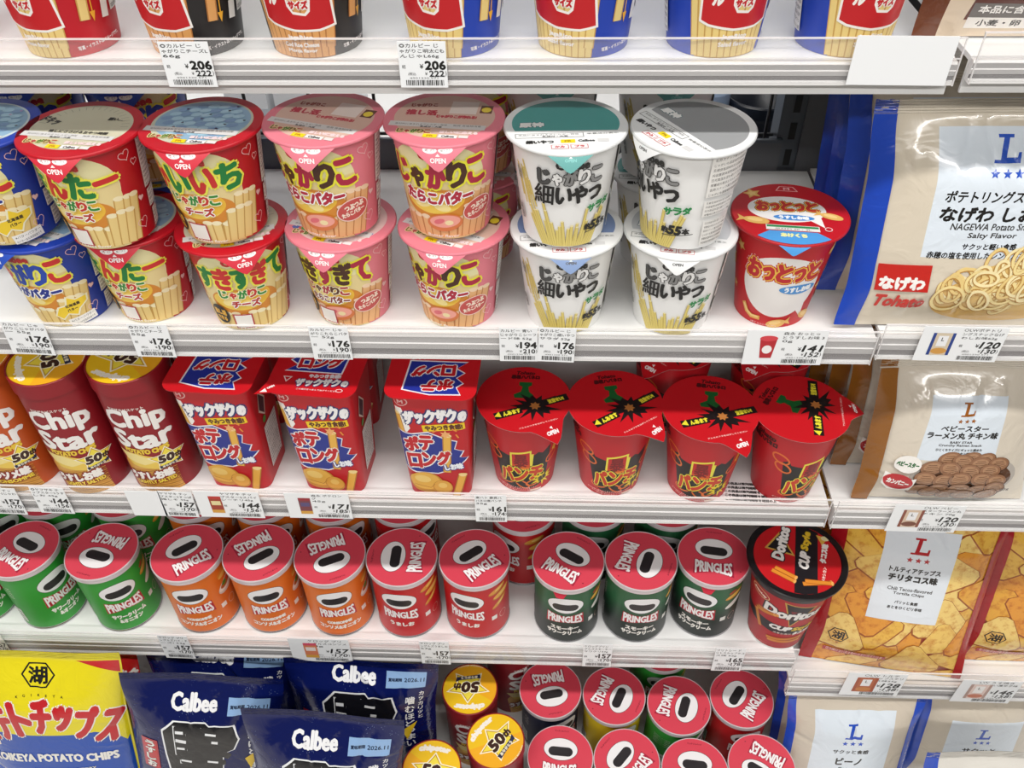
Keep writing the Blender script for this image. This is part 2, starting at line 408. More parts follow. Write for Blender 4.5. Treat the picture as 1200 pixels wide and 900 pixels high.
# slotted uprights and the wire back between them
DK = M('#5E646C', .35, .6)
def upright_post(x, label):
    t = thing('upright_post', label, 'post', (x, -46, -775), group='slotted steel uprights')
    b = Soup().box(-13, 296, 0, 13, 322, 1400, DK); part('post', b.mesh('post'), t)
    s = Soup()
    for k in range(52): s.box(-3, 295.6, 20 + k * 26, 3, 296.1, 36 + k * 26, M('#17181A', .6))
    part('slots', s.mesh('slots'), t, 'row of dark slots down the post')
t = thing('back_panel', 'dark grey back panel seen low behind the stacked cups, with added light-blocking sheets', 'panel', (0, 0, 0))
p_ = Soup().box(-900, 247, S5, 213, 249.5, S2 + 30, GREY); p_.box(229, 247, S5, 720, 249.5, 620, GREY); p_.box(-900, 246.5, S2 + 28, 213, 250, S2 + 31, DK); part('sheet', p_.mesh('sheet'), t)  # lower and right-hand sheets added to block light and keep the gaps dark
PX = 221
upright_post(PX, 'dark slotted steel post behind the red cup with the white speech balloon')
upright_post(-700, 'dark slotted steel post at the far left end behind the shelves')
t = thing('wire_back', 'thin dark wire back panel behind the left bay', 'panel', (0, 0, 0))
w = Soup()
for x in range(-640, 212, 60): w.tube([(x, 262, -600), (x, 262, 620)], 1.6, M('#2B2D30', .4), 6)
for z in range(-680, 620, 130): w.tube([(-680, 265.4, z), (212, 265.4, z)], 1.6, M('#2B2D30', .4), 6)
part('wires', w.mesh('wires'), t)

# ---------------------------------------------------------------- price tags
BARR = random.Random(4)
def bars(cv, x0, x1, y0, y1):
    x = x0; n = 0
    while x < x1 - .5:
        w = BARR.choice((.25, .45, .7)); cv.rect(x, y0, min(x + w, x1), y1, '#1C1C1C', same=n > 0); x += w + BARR.choice((.28, .45, .6)); n += 1
def tagface(cv, x0, x1, y0, y1, lines, price, tax, it=0.0, bar=True):
    w = x1 - x0; h = y1 - y0
    for i, l in enumerate(lines):
        if l: cv.text(l, x0 + w * .04 + w * .92 * min(1, len(l) / 8) / 2, y1 - h * (.085 + .115 * i), w * .92 * min(1, len(l) / 8), h * .085, '#2A2A2A', .05, nb=4)
    cv.text('軽', x0 + w * .1, y0 + h * .46, None, h * .08, '#333333'); cv.text('¥', x0 + w * .47, y0 + h * .47, None, h * .1, '#222222', .06, nb=4)
    cv.text(price, x0 + w * .76, y0 + h * .49, w * .42, h * .18, '#111111', .33, sh=it)
    cv.text('(税込', x0 + w * .26, y0 + h * .3, None, h * .08, '#333333'); cv.text('¥', x0 + w * .56, y0 + h * .31, None, h * .07, '#222222')
    cv.text(tax, x0 + w * .78, y0 + h * .31, w * .31, h * .125, '#1C1C1C', .16, sh=it, nb=6); cv.text(')', x0 + w * .97, y0 + h * .31, None, h * .12, '#333333')
    if bar: bars(cv, x0 + w * .12, x1 - w * .06, y0 + h * .05, y0 + h * .17)
    cv.text('4901330 571', (x0 + x1) / 2, y0 + h * .215, w * .6, h * .035, '#666666')
PAPER = M('#F3F5F7', .45)
def tag(cx, z0, w, h, lines, price, tax, label, roll=0, y=-2.2, kind='tag', pic=None, it=0.0):
    t = thing('price_tag' if kind == 'tag' else 'price_card', label, 'price tag', (cx, y, z0 + h / 2), ry=roll, group='shelf price tags')
    cv = Cv(); cv.rect(-w / 2, -h / 2, w / 2, h / 2, PAPER)
    if price:
        if kind == 'tag': tagface(cv, -w / 2, w / 2, -h / 2, h / 2, lines, price, tax, it)
        else:
            tagface(cv, w / 2 - h * 1.02, w / 2 - h * .03, -h / 2, h / 2, lines, price, tax, .22)
            if pic: pic(cv, -w / 2 + h * .5, 0, h)
    s = Soup().box(-w / 2, .02, -h / 2, w / 2, .5, h / 2, PAPER).canvas(cv, upright(0))
    part('paper', s.mesh('price_tag'), t)
def pic_cup(c1, c2, c3):
    def f(cv, x, y, h):
        cv.poly([(x - h * .13, y - h * .3), (x + h * .13, y - h * .3), (x + h * .19, y + h * .26), (x - h * .19, y + h * .26)], c1); cv.disc(x, y + h * .27, h * .2, h * .08, c2); cv.disc(x, y - h * .05, h * .11, h * .12, c3)
    return f
def pic_can(c1, c2, c3):
    def f(cv, x, y, h):
        cv.rect(x - h * .16, y - h * .32, x + h * .16, y + h * .32, c1); cv.rect(x - h * .16, y + h * .22, x + h * .16, y + h * .32, c2); cv.rect(x - h * .12, y - h * .02, x + h * .12, y + h * .14, c3); cv.rect(x - h * .16, y - h * .32, x + h * .16, y - h * .2, '#D8A040')
    return f
def pic_bag(c1, c2, c3, food):
    def f(cv, x, y, h):
        cv.rect(x - h * .25, y - h * .32, x + h * .25, y + h * .32, c1); cv.rect(x - h * .18, y - h * .32, x + h * .18, y + h * .32, c2); cv.rect(x - h * .11, y - h * .06, x + h * .11, y + h * .24, c3)
        cv.text('L', x, y + h * .14, None, h * .1, '#444444', .1, nb=4); cv.disc(x, y - h * .2, h * .18, h * .09, food)
    return f
tag(-212.5, 264.3, 29.5, 27, ['◎カルビー じ', 'ゃがりこチーズL', '66g'], '206', '222', 'white price tag reading 206, left one on the top shelf rail')
tag(-73.7, 264, 28, 27.3, ['◎カルビー じ', 'ゃがりこ明太Cも', 'んじゃL66g'], '206', '222', 'white price tag reading 206, right one on the top shelf rail')
tag(200.5, 265.5, 56.5, 28.5, [], None, None, 'blank white card clipped on the right end of the top shelf rail', kind='card', roll=.6)
tag(-391.5, 50.9, 33, 31.5, ['カルビー じゃ', 'がりこじゃがバタ', 'ー 55g'], '176', '190', 'price tag reading 176 under the blue cups at the far left', roll=3)
tag(-296.5, 49.9, 30, 31.5, ['◎カルビー じ', 'ゃがりこチーズ', '55g'], '176', '190', 'price tag reading 176 under the red cups', roll=1)
tag(-160.8, 49.5, 29.5, 31.5, ['カルビー じゃ', 'がりこたらこバタ', 'ー 52g'], '176', '190', 'price tag reading 176 under the pink cups')
tag(-20.2, 50, 28.3, 32, ['カルビー 青い', 'じゃがりこシーフ', 'ード味 52g'], '194', '210', 'price tag reading 194 beside the tag under the white cups')
tag(8, 50.4, 27.5, 32.5, ['◎カルビー じ', 'ゃがりこ細いやつ', 'サラダ 52g'], '176', '190', 'price tag reading 176 under the white cups, right of the 194 tag', roll=2, y=-2.9)
tag(175, 49.8, 58, 32.5, ['森永 おっとっ', 'とうすしお味 3', '0g'], '141', '152', 'wide price card reading 141 with a small red cup picture', kind='card', pic=pic_cup('#B81F2A', '#D8404A', '#F4F0EE'))
tag(300, 55.2, 60, 32, ['○LWポテトリ', 'ングスナックなげ', 'わしお味62g'], '120', '130', 'wide price card reading 120 under the cream bag with blue edge', kind='card', pic=pic_bag('#23408C', '#D9C9B0', '#F2F2F4', '#D39A4A'), roll=1)
tag(-489, -143.9, 31, 36, ['ヤマザキ チッ', 'プスターSじゃわ', '45g'], '157', '170', 'price tag reading 157 under the orange can at the far left', roll=2)
tag(-444, -141.4, 31, 35.5, ['◎ヤマザキ チ', 'ップスターSうす', 'しお 45g'], '144', '156', 'small price tag reading 144 under the dark red cans', roll=2, it=.1)
tag(-358, -142.5, 31, 34, [], None, None, 'blank faded white tag left of the 157 tag on the red can shelf')
tag(-328.5, -142.9, 30.5, 34.5, ['ヤマザキ チッ', 'プスターSすっぱ', '梅しそ 45g'], '157', '170', 'price tag reading 157 between the blank tag and the wide 144 card', roll=2, it=.2)
tag(-282, -142.7, 58.5, 35.5, ['ヤマザキ チッ', 'プスターSスパイ', 'シーチリ45g'], '144', '156', 'wide price card reading 144 with a small can picture', kind='card', pic=pic_can('#A23A22', '#C03028', '#E8D8A0'), roll=.5)
tag(-201, -141.5, 57.5, 34, ['森永 ポテロン', 'グ', '45g'], '171', '185', 'wide price card reading 171 under the red square boxes', kind='card', pic=pic_can('#7A3A42', '#9A2430', '#5A4A78'))
tag(-46.7, -141.8, 28, 36, ['東ハト 暴君ハ', 'バネロ唐パンチ', '35g'], '161', '174', 'price tag reading 161 under the red lidded cups')
tag(333, -144.7, 60.5, 36, ['○LW ベビー', 'スターラーメン丸', 'チキン 70g'], '120', '130', 'wide price card reading 120 under the bag of brown noodle rounds', kind='card', pic=pic_bag('#8A4A38', '#D9C0A8', '#F2F2F4', '#7A4A38'), roll=1)
tag(-601, -392, 27, 41, ['ケロッグ プリ', 'ングルズ', '53g'], '157', '170', 'price tag reading 157 at the far left of the short can shelf', roll=2)
tag(-397, -390.5, 32.5, 45, ['ケロッグ プリ', 'ングルズハイ・チ', 'ーズ! 53g'], '157', '170', 'price tag reading 157 between the green cans and the orange cans', roll=2)
tag(-238.8, -390.1, 65.5, 45, ['ケロッグ プリ', 'ングルズコンソメ', '53g'], '157', '170', 'wide price card reading 157 under the orange cans', kind='card', pic=pic_can('#D9805A', '#D8506A', '#F0E4DC'), roll=.5)
tag(-114.5, -389.5, 31.5, 45, ['ケロッグ プリ', 'ングルズうましお', '53g'], '157', '170', 'price tag reading 157 under the red short cans')
tag(59.2, -386.4, 30.7, 44, ['ケロッグプリン', 'グルズスモーキー', 'サワクリ53g'], '157', '170', 'price tag reading 157 under the dark green short cans')
tag(198, -388.5, 31.2, 44.5, ['フリトレー ド', 'リトスカップタコ', 'ス味 62g'], '165', '178', 'price tag reading 165 under the red cup with the black rim')
tag(360.5, -433.1, 63, 46, ['○LW トルテ', 'ィアチップスチリ', 'タコス味55g'], '128', '138', 'wide price card reading 128 under the large tortilla chip bag', kind='card', pic=pic_bag('#A8502E', '#B8633A', '#F2F2F4', '#C88040'), roll=1.5)
tag(484, -441.6, 64, 46, ['LW うす焼き', 'せんべい藻辛子味', '55g'], '146', '158', 'wide price card reading 146 at the right edge of the photo', kind='card', pic=pic_bag('#B89A90', '#E8D0C8', '#F6F2F0', '#C87A60'), roll=1.5)

# printed sheet lying on the shelf
t = thing('printed_sheet', 'small white sheet with rows of dark print lying beside the rightmost pointed lid cup', 'paper sheet', (183, 17, S3 + .3), -3)
cv = Cv(); cv.rect(-24, -12, 24, 13, '#E9E9E8')
for i in range(5): cv.text('この商品は陳列期限を確認の上', 0, 9.5 - i * 4.6, 44, 3.0, '#2A2A2A', .25, nb=4)
part('paper', Soup().box(-24, -12, 0, 24, 13, .2, PAPER).canvas(cv, flat(.2)).mesh('paper'), t)

# what shows through the open back: the shelf of the next aisle
t = thing('far_shelf', 'white shelf of the next aisle, seen through the wire back', 'shelf', (0, 0, 0))
part('board', Soup().box(-800, 345, 12, 700, 640, 18, STEEL).mesh('board'), t)
for x, w, h, l in ((-318, 44, 92, 'white carton seen through the wire back left of the pink cups, leftmost of three'), (-268, 40, 84, 'white carton seen through the wire back left of the pink cups, middle one'), (-222, 42, 96, 'white carton seen through the wire back left of the pink cups, rightmost of three')):
    t = thing('carton', l, 'box', (x, 400, 18), group='white cartons in the next aisle')
    s = Soup().box(-w / 2, -30, 0, w / 2, 30, h, M('#EDEFF2', .4)); s.box(-w / 2, -30.3, h * .5, w / 2, -30, h * .62, M('#C9D0D8', .4)); part('carton', s.mesh('carton'), t)
t = thing('bowl', 'dark navy bowl seen through the gap beside the slotted post', 'bowl', (226, 400, 18))
s = Soup().lathe([(18, 0), (20, 0), (34, 30), (40, 62), (38, 62), (30, 30), (0, 4)], M('#141A26', .35), smooth=True)
part('bowl', s.mesh('bowl'), t)
part('ribs', Soup().lathe([(30.4, 20), (32, 22), (33.5, 28), (37, 44), (38.6, 48), (40.2, 60)], M('#1C2433', .5)).mesh('ribs'), t)
t = thing('bottle', 'pale blue plastic bottle seen through the gap behind the grey lidded cup', 'bottle', (168, 392, 18))
s = Soup().lathe([(0, 0), (20, 0), (22, 4), (22, 70), (16, 86), (9, 92), (9, 104), (0, 104)], M('#A9BEDD', .25, 0, .3)); part('bottle', s.mesh('bottle'), t)
# ---------------------------------------------------------------- lidded cups
def put(name, label, cat, loc, parts, rz=0, group=None):
    t = thing(name, label, cat, loc, rz, group)
    for p in parts:
        nm, me = p[0], p[1]; kw = dict(p[2]) if len(p) > 2 else {}
        sub = kw.pop('sub', ())
        o = part(nm, me, t, **kw)
        for q in sub: part(q[0], q[1], o, **(dict(q[2]) if len(q) > 2 else {}))
    return t
def tab_mesh(r, width, drop, out, phi, m, draw=None, tip=.12):
    """pull tab folded down over the rim"""
    cv = Cv(); w = width / 2
    cv.poly([(-w, .6), (-w * .96, -.5), (-w * tip, -drop * .93), (0, -drop), (w * tip, -drop * .93), (w * .96, -.5), (w, .6)], m)
    if draw: draw(cv)
    def f(u, v, L):
        th = math.radians(phi) + u / r; t = np.clip(-v / drop, -.1, 1); rr = r - .3 + out * np.sin(t * 1.5) + L
        return np.stack([np.sin(th) * rr, -np.cos(th) * rr, v * (1 - .35 * (1 - t)) + .3], 1), np.stack([np.sin(th), -np.cos(th), .55 - .3 * t], 1)
    s = Soup().canvas(cv, f, np.arange(-30, 31, 2.5), np.arange(-30, 1, 1.5))
    P = s.P[0].copy(); N = -s.N[0]; s.tri(P - s.N[0] * .25, N, m); return s.mesh('pull_tab')
def cup_body(cv, rb, rt_, h, key, bottom='#F0EEEA'):
    f, S = wrap(rb, rt_, h); clampv(cv, h)
    s = Soup().canvas(cv, f, S); m = cv.mats[0]
    s.lathe([(rb * .9, 1.5), (rb * .93, 0), (rb, 0)], bottom); s.lathe([(0, 1.5), (rb * .9, 1.5)], bottom)
    return s.mesh('body')
def cup_lid(cv, r, m, under=None):
    s = Soup().canvas(cv, flat(1.0)); s.lathe([(r - 4.5, -1.6), (r - .6, -1.6), (r, -.9), (r, .3), (r - .7, 1.0)], m, smooth=True)
    s.lathe([(r - .7, 1.0), (0, 1.0)], m)
    return s.mesh('lid')
def body_cv(rb, rt_, h, m):
    cv = Cv(); w = math.pi * (rb + rt_) / 2; cv.rect(-w, 0, w, h, m); return cv
RED, PINK, BLUE, WHITE = '#BE0F22', '#E5808F', '#1B3BA6', '#F1F1F0'
def fries(cv, xs, c='#EBCF88', tip='#F8ECC4', edge='#C79C50', seed=0, lmin=15, lmax=22, w=7.2):
    rd = random.Random(seed)
    for x in xs: cv.stick(x, 1.5, rd.uniform(lmin, lmax), w, x * .28 + rd.uniform(-2, 2), c, tip, edge)
JR = (27.4, 35.4, 74)
def jaga_body(base, title, cols, outl, sub, subc, badge=None, small=None, food=('#D98B30', '#F3CE55'), stickc=('#EBCF88', '#F8ECC4', '#C79C50')):
    rb, rt_, h = JR; cv = body_cv(rb, rt_, h, base)
    cv.disc(-2, 47, 33, 27, '#ECE5B0'); cv.poly([(-36, 0), (-38, 30), (-36, 48), (30, 50), (31, 24), (26, 0)], '#EBD79A')
    fries(cv, (22, 28, 33), *stickc, seed=8, lmin=34, lmax=40); fries(cv, (-34, -38), *stickc, seed=3, lmin=24, lmax=30)
    cv.disc(-3, 28, 26, 12.5, food[0]); cv.disc(-6, 29.5, 21, 9, food[1]); cv.disc(9, 32, 8, 7, '#F0BE3C'); cv.disc(-12, 29, 8, 4, '#F9E59A', rot=20); cv.disc(1, 26, 6, 3, '#F9E59A', rot=-15)
    fries(cv, np.arange(-31, 17, 6.4), *stickc, seed=1, lmin=13, lmax=17); fries(cv, (17, 22.5, 28), *stickc, seed=5, lmin=20, lmax=27)
    for i, (x, y, r) in enumerate(((38, 64, 4), (44, 57, 2.6), (40, 12, 4.5), (-46, 60, 4), (-50, 20, 4), (43, 30, 2.4))): cv.heart(x, y, r, '#F3C9CC', i > 3, rot=15 - 30 * (i % 2), w=.45)
    cv.text('Calbee', 0, 65.5, 21, 6, '#C22A28', .5)
    n = len(title); x0, x1 = (-33, 31) if n <= 5 else (-46, 34)
    cv.chars(title, x0, x1, 51, 18.5, cols, 1.15, out=[(outl, 1.5)], rise=3, rots={0: -6, n - 1: 6})
    if small:
        cv.chars(small, -20, 14, 36, 7, ['#2E8B3A', '#C9302C'] if base != PINK else ['#B3243C', '#5A2B18'], .45, out=[('#FBF4CF', .8)])
        cv.text(sub, -2, 27, 20 if len(sub) < 5 else 30, 6, subc, .45, out=[('#FFFFFF', .7)])
    else: cv.text(sub, -1, 35, 46, 9, subc, .7, out=[('#FFFFFF', .9)], arc=-1.5, sh=.1)
    if badge: badge(cv)
    if small:
        cv.disc(-26, 15, 8, 9, '#1E1A18'); cv.text('推し活', -26, 17, 11, 5, '#E8B03A', .35); cv.text('できる', -26, 11, 9, 4, '#E8B03A', .3)
        cv.rect(-15, 3, 0, 17, '#B3243C'); cv.rect(-14, 4, -1, 16, '#F4F0EA')
    cv.text('Cheese flavor' if base == RED else 'Butter flavor', 0, 3, 24, 2.2, '#F8F3E4', .1, nb=4)
    cv.info(49, 34, 66, 71, 12); cv.info(50, 19, 65, 32, 4, seed=3); cv.info(52, 3, 63, 17, 5, seed=1); cv.info(-86, 8, -60, 68, 14, seed=2)
    return cup_body(cv, rb, rt_, h, 'j')
def badge_heart(cv):
    cv.disc(27, 22, 12, 8.5, '#F6D8D2', rot=14); cv.disc(27, 22, 11.3, 7.8, '#C8524E', rot=14); cv.text('つぶつぶ', 28, 25, 14, 4, '#F9E9D8', .3, rot=12); cv.text('たらこバター', 27, 20, 17, 3.4, '#F9E9D8', .25, rot=12)
    cv.disc(2, 14, 13, 7, '#D97C48', rot=4); cv.disc(2, 15, 11, 5, '#F3A798', rot=4); cv.disc(-2, 15, 4, 2, '#E2707A', rot=20); cv.disc(5, 14, 3, 2, '#F7E2B0')
def badge_map(cv):
    cv.poly([(10, 12), (14, 20), (20, 21), (22, 29), (28, 25), (38, 26), (37, 20), (30, 15), (27, 9), (20, 12), (15, 7)], '#F6F0D0')
    cv.poly([(11, 12), (15, 19), (21, 20), (23, 27.5), (28, 24), (36.5, 25), (36, 20.5), (29, 15.5), (26.5, 10.5), (20, 13), (15, 8.5)], '#F2CF2E')
    cv.text('北海道産', 25, 20, 11, 2.6, '#3A2A10', .15, rot=8, nb=4); cv.text('バター', 24, 16, 8, 2.6, '#3A2A10', .15, rot=8, nb=4)
    cv.rect(18, 0.5, 40, 8.5, '#F2F0EC', rot=8); cv.text('※バターパウダー', 29, 6.3, 19, 2.2, '#333333', rot=8); cv.text('のバターは北海道製造です', 29, 3, 19, 2, '#333333', rot=8)
def jaga_lid(base, mid, kind, tabphi, seed=0):
    r = 40; cv = Cv(); cv.disc(0, 0, r - .7, r - .7, base, n=72); cv.disc(0, 1.5, 33, 31, mid, n=60)
    if kind == 'pattern':
        rd = random.Random(seed)
        cv.disc(0, 3, 31, 28, '#8FB2CC', n=48)
        for i in range(7):
            for j in range(9):
                x, y = -29 + j * 7.2 + (i % 2) * 3.6, -14 + i * 6.2
                if x * x / 27 ** 2 + (y - 3) ** 2 / 24 ** 2 < 1:
                    cv.disc(x, y, 3.9, 2.7, '#A9CDDF' if (i + j) % 3 else '#7F9FC4', rot=20, n=16)
                    if (i * 3 + j) % 4 == 0: cv.disc(x + 2, y + 1, 1, .9, '#C85A9A', n=10, same=True)
    elif kind == 'plain':
        for a in range(10, 175, 9): cv.line([(26 * math.cos(math.radians(a)), 26 * math.sin(math.radians(a))), (31 * math.cos(math.radians(a)), 30 * math.sin(math.radians(a)))], .3, '#8A8670', same=a > 10)
        cv.text('ドキッ', -24, 8, 14, 8, '#2B2A26', .4, rot=-20); cv.text('推しにささげるおやつ時間', 2, -6, 40, 3.4, '#3A3832', .15); cv.text('願い…', 18, 14, 10, 4, '#3A3832', .2)
    elif kind == 'promo':
        cv.text('じゃがりこ', -16, 17, 17, 4.5, '#9A3A2A', .4, rot=5); cv.rect(2, 6, 20, 24, '#E9DDD4'); cv.text('推し活', -16, 6, 20, 7, '#B3243C', .5); cv.text('じゃがりこが作れる!', 8, 1.5, 26, 4, '#C23A4A', .35)
        cv.rect(22, 8, 30, 19, '#6A3A28'); cv.disc(26, 13, 3.2, 3.6, '#E8D23A')
    elif kind == 'marks':
        for x, c in ((-27, '#4E5FB0'), (-22, '#E2574C'), (-20, '#58B04E'), (27, '#3E62B8'), (24, '#E58A2E')): cv.heart(x, -16 if x < 0 else -12, 3, c, True, rot=20)
    cv.rect(-34, -15, 29, -8.5, '#D9D8D6', rot=-2); cv.text('原材料に含まれるアレルギー物質', -13, -11, 34, 2.2, '#55504E'); cv.text('脂質 食塩相当量', 17, -11, 18, 2.2, '#55504E'); cv.text('乳成分・大豆', -6, -14, 14, 2, '#333333', .1)
    cv.chars('じゃがりこ', -27, -5, -20.5, 4.6, ['#7A5A22', '#B3343C', '#4E7A2A'], .35, out=[('#F0E0A0', .5)]); cv.text('ほしい!に応える', 13, -20.5, 24, 3.6, '#F3D9DA', .35)
    cv.rect(-9, -28.5, 0, -24, '#F2D80E', rot=-2); cv.text('PR', -4.5, -26.2, 4, 2, '#C08A10', .2); cv.rect(1, -28.5, 13, -24.3, '#F0EEEC', rot=-2); cv.text('Calbee', 7, -26.4, 8, 2.4, '#4A4644', .2); cv.rect(14, -28, 20, -24.5, '#E6E0DE', rot=-2)
    def dt(c):
        for x in (-6.5, 3.5): c.disc(x + 1.5, -2.6, 4.6, 2.6, '#F6F3F1', n=20); c.text('紙・プラ', x + 1.5, -2.6, 6, 1.8, '#5A5654')
        c.poly([(-1.5, -7), (1.5, -7), (0, -5)], '#F8F4F2'); c.text('OPEN', 0, -9.6, 9.5, 3, '#F8F4F2', .12)
    tm = {RED: '#D23242', PINK: '#E27C8C', BLUE: '#2C50B8'}[base]
    lid = cup_lid(cv, r, base)
    return ('lid', lid, {'loc': (0, 0, JR[2]), 'sub': [('pull_tab', cached(('jt', base, tabphi), lambda: tab_mesh(r, 42, 16, 1.8, tabphi, tm, dt)), {})]})
GRN = ['#17803A', '#CF2A2A']
bodies = {
    'santa': lambda: jaga_body(RED, 'さんたー', ['#17803A', '#CF2A2A', '#17803A', '#CF2A2A'], '#F3EE55', 'チーズ', '#B8352A', None, 'じゃがりこ'),
    'kaiichi': lambda: jaga_body(RED, 'かいいち', ['#CF2A2A', '#17803A', '#CF2A2A', '#17803A'], '#F3EE55', 'チーズ', '#B8352A', None, 'じゃがりこ'),
    'suki': lambda: jaga_body(RED, 'すきすぎて', ['#17803A', '#CF2A2A', '#17803A', '#CF2A2A', '#17803A'], '#F3EE55', 'チーズ', '#B8352A', None, 'じゃがりこ'),
    'pink': lambda: jaga_body(PINK, 'じゃがりこ', ['#B01E40', '#4A2714', '#B01E40', '#4A2714', '#B01E40'], '#F3EE3A', 'たらこバター', '#B3243C', badge_heart, None, stickc=('#E9B57E', '#F6D9B8', '#C07E48')),
    'pinksuki': lambda: jaga_body(PINK, 'すきすぎて', ['#4A2714', '#4A2714', '#B01E40', '#4A2714', '#B01E40'], '#F3EE3A', 'たらこバター', '#8A3A2A', badge_heart, 'じゃがりこ', stickc=('#E9B57E', '#F6D9B8', '#C07E48')),
    'blue': lambda: jaga_body(BLUE, 'じゃがりこ', ['#1F46B0', '#CF2A2A', '#1F46B0', '#1F46B0', '#CF2A2A'], '#F3EE55', 'じゃがバター', '#1B2E8C', badge_map, None),
}
def jaga(kind, base, mid, lk, x, y, z, rz, label, group, tabphi=-12):
    put('snack_cup', label, 'snack cup', (x, y, z), [('body', cached(('jb', kind), bodies[kind])), cached(('jl', base, lk, tabphi), lambda: jaga_lid(base, mid, lk, tabphi))], rz, group)
ZA, ZB = S2, S2 + 79.5
G = 'paper cups of potato sticks on the second shelf'
jaga('santa', RED, '#CFCBB0', 'plain', -303, 18, ZB, -6, 'upper red cup with plain cream lid, nearest the blue cups', G, 2)
jaga('kaiichi', RED, '#C9CDB6', 'pattern', -225.5, 25.5, ZB, -5, 'upper red cup with blue patterned lid, left of the pink cups', G, 2)
jaga('santa', RED, '#C9CDB6', 'pattern', -303, 38, ZA, -4, 'lower red cup carrying the red cup with the plain cream lid', G, 8)
jaga('suki', RED, '#CFCBB0', 'plain', -225.5, 30, ZA, 19, 'lower red cup turned right, carrying the red cup with blue patterned lid', G, 6)
jaga('pink', PINK, '#D9B7A6', 'promo', -147, 33, ZB, -16, 'upper left pink cup, next to the red cups', G, 10)
jaga('pink', PINK, '#D9B7A6', 'promo', -68, 34, ZB, -5, 'upper right pink cup, next to the white cups', G, 4)
jaga('pinksuki', PINK, '#E9C9C4', 'marks', -148, 36, ZA, -14, 'lower left pink cup carrying the pink cup beside the red cups', G, 4)
jaga('pink', PINK, '#D9B7A6', 'promo', -66.5, 34.5, ZA, -22, 'lower right pink cup carrying the pink cup beside the white cups', G, 12)
jaga('blue', BLUE, '#C9D6D8', 'pattern', -374, 22, ZB, -14, 'upper blue cup at the far left edge of the photo', G)
jaga('blue', BLUE, '#C9D6D8', 'pattern', -366, 32, ZA, -16, 'lower blue cup at the far left edge of the photo', G)
# white cups with long thin sticks
def hoso_body():
    rb, rt_, h = JR; cv = body_cv(rb, rt_, h, WHITE); rd = random.Random(11)
    for i in range(9): cv.stick(-34 + i * 1.5, 30 + rd.uniform(-4, 14), rd.uniform(16, 30), 1.5, -12 + rd.uniform(-3, 3), '#DCC978', '#EFE3B0', '#B79A48')
    for x in list(range(-24, 26, 2)): cv.stick(x * .75, .8, rd.uniform(15, 34) if abs(x) > 8 else rd.uniform(13, 22), 2.2, x * .95 + rd.uniform(-4, 4), '#E3D078', '#F4E9BC', '#BCA24C')
    cv.text('Calbee', 2, 64.5, 19, 5.5, '#2A2A2A', .45)
    cv.chars('じゃがりこ', -19, 21, 55.5, 10.5, ['#4A4A4A', '#F1F1F0', '#8C8C8C', '#F1F1F0', '#8C8C8C'], .55, out=[('#2C2C2C', .6)], rise=1)
    cv.text('細', -15.5, 42, 12.5, 14.5, '#161616', .3, sh=.06); cv.text('い', -3, 42, 9.5, 12, '#161616', .7, sh=.12); cv.text('やつ', 12, 42.5, 19, 12.5, '#161616', .8, sh=.12)
    cv.chars('サラダ', 13, 31, 31, 5.4, ['#1E8A48'], .4, rise=3)
    cv.text('約', 14.5, 15.5, None, 4.5, '#1C1C1C', .35); cv.text('55', 21.5, 15.8, 8.5, 6.5, '#1C1C1C', .6, sh=.15); cv.text('本', 29, 15.5, None, 4.6, '#1C1C1C', .35); cv.line([(13, 11), (22, 11.8), (34, 13.5)], .6, '#2A2A2A')
    cv.text('パリッ', -34, 52, 3, 10, '#888888', .2, rot=10); cv.text('ポリポリ', -36, 22, 3, 12, '#7A7A7A', .2, rot=12)
    cv.info(38, 42, 66, 71, 8); cv.info(38, 27, 62, 39, 4, seed=2); cv.info(40, 4, 60, 23, 6, seed=4)
    return cup_body(cv, rb, rt_, h, 'h')
def hoso_lid(top, phi):
    r = 40; cv = Cv(); cv.disc(0, 0, r - .7, r - .7, '#F0F1F1', n=72)
    P = [(34.5 * math.cos(math.radians(a)), 2 + 32 * math.sin(math.radians(a))) for a in range(-22, 203, 5)]; cv.poly(P, top)
    cv.text('原神', -22, 0, 15, 6, '#F4F4F2', .5, out=[('#3A6A70', .5)])
    cv.rect(-33, -18, 10, -12, '#3A3A3A'); cv.rect(-32.6, -17.6, 9.6, -12.4, '#ECEDED'); cv.text('本品に含まれるアレルギー物質', -12, -14, 38, 2, '#333333'); cv.text('乳成分・大豆', -8, -16.4, 16, 1.7, '#333333', .1); cv.text('栄養成分表示', 22, -14, 20, 2, '#444444')
    cv.text('細いやつ', -18, -23.5, 17, 4, '#222222', .35); cv.rect(-5, -25.5, 4, -21, '#F0D90E'); cv.text('PR', -.5, -23.2, 4, 2, '#B08A10', .2); cv.text('Calbee', 11, -23, 10, 2.6, '#444444', .2); cv.rect(18, -25, 25, -21, '#D9D9D9')
    for x in (-6, 6): cv.rect(x - 5.4, -33, x + 5.4, -28, '#C03A40'); cv.rect(x - 5, -32.6, x + 5, -28.4, '#F6F2F2'); cv.text('かみ' if x < 0 else 'プラ', x, -30.5, 6, 2.4, '#C03A40', .2)
    def dt(c): c.text('OPEN', 0, -4.5, 7, 2, '#8FD0CC' if top == '#4FA39F' else '#666666', .15); c.poly([(-1.3, -3), (1.3, -3), (0, -1.4)], '#E6F0F0')
    return ('lid', cup_lid(cv, r, '#E4E6E6'), {'loc': (0, 0, JR[2]), 'sub': [('pull_tab', tab_mesh(r, 34, 12, 1.2, phi, {'#4FA39F': '#6FB0AC', '#7C93C0': '#8CA3CC'}.get(top, '#ECEDED'), dt))]})
def hoso(top, x, y, z, rz, label, phi=0, g=G):
    put('snack_cup', label, 'snack cup', (x, y, z), [('body', cached('hb', hoso_body)), cached(('hl', top, phi), lambda: hoso_lid(top, phi))], rz, g)
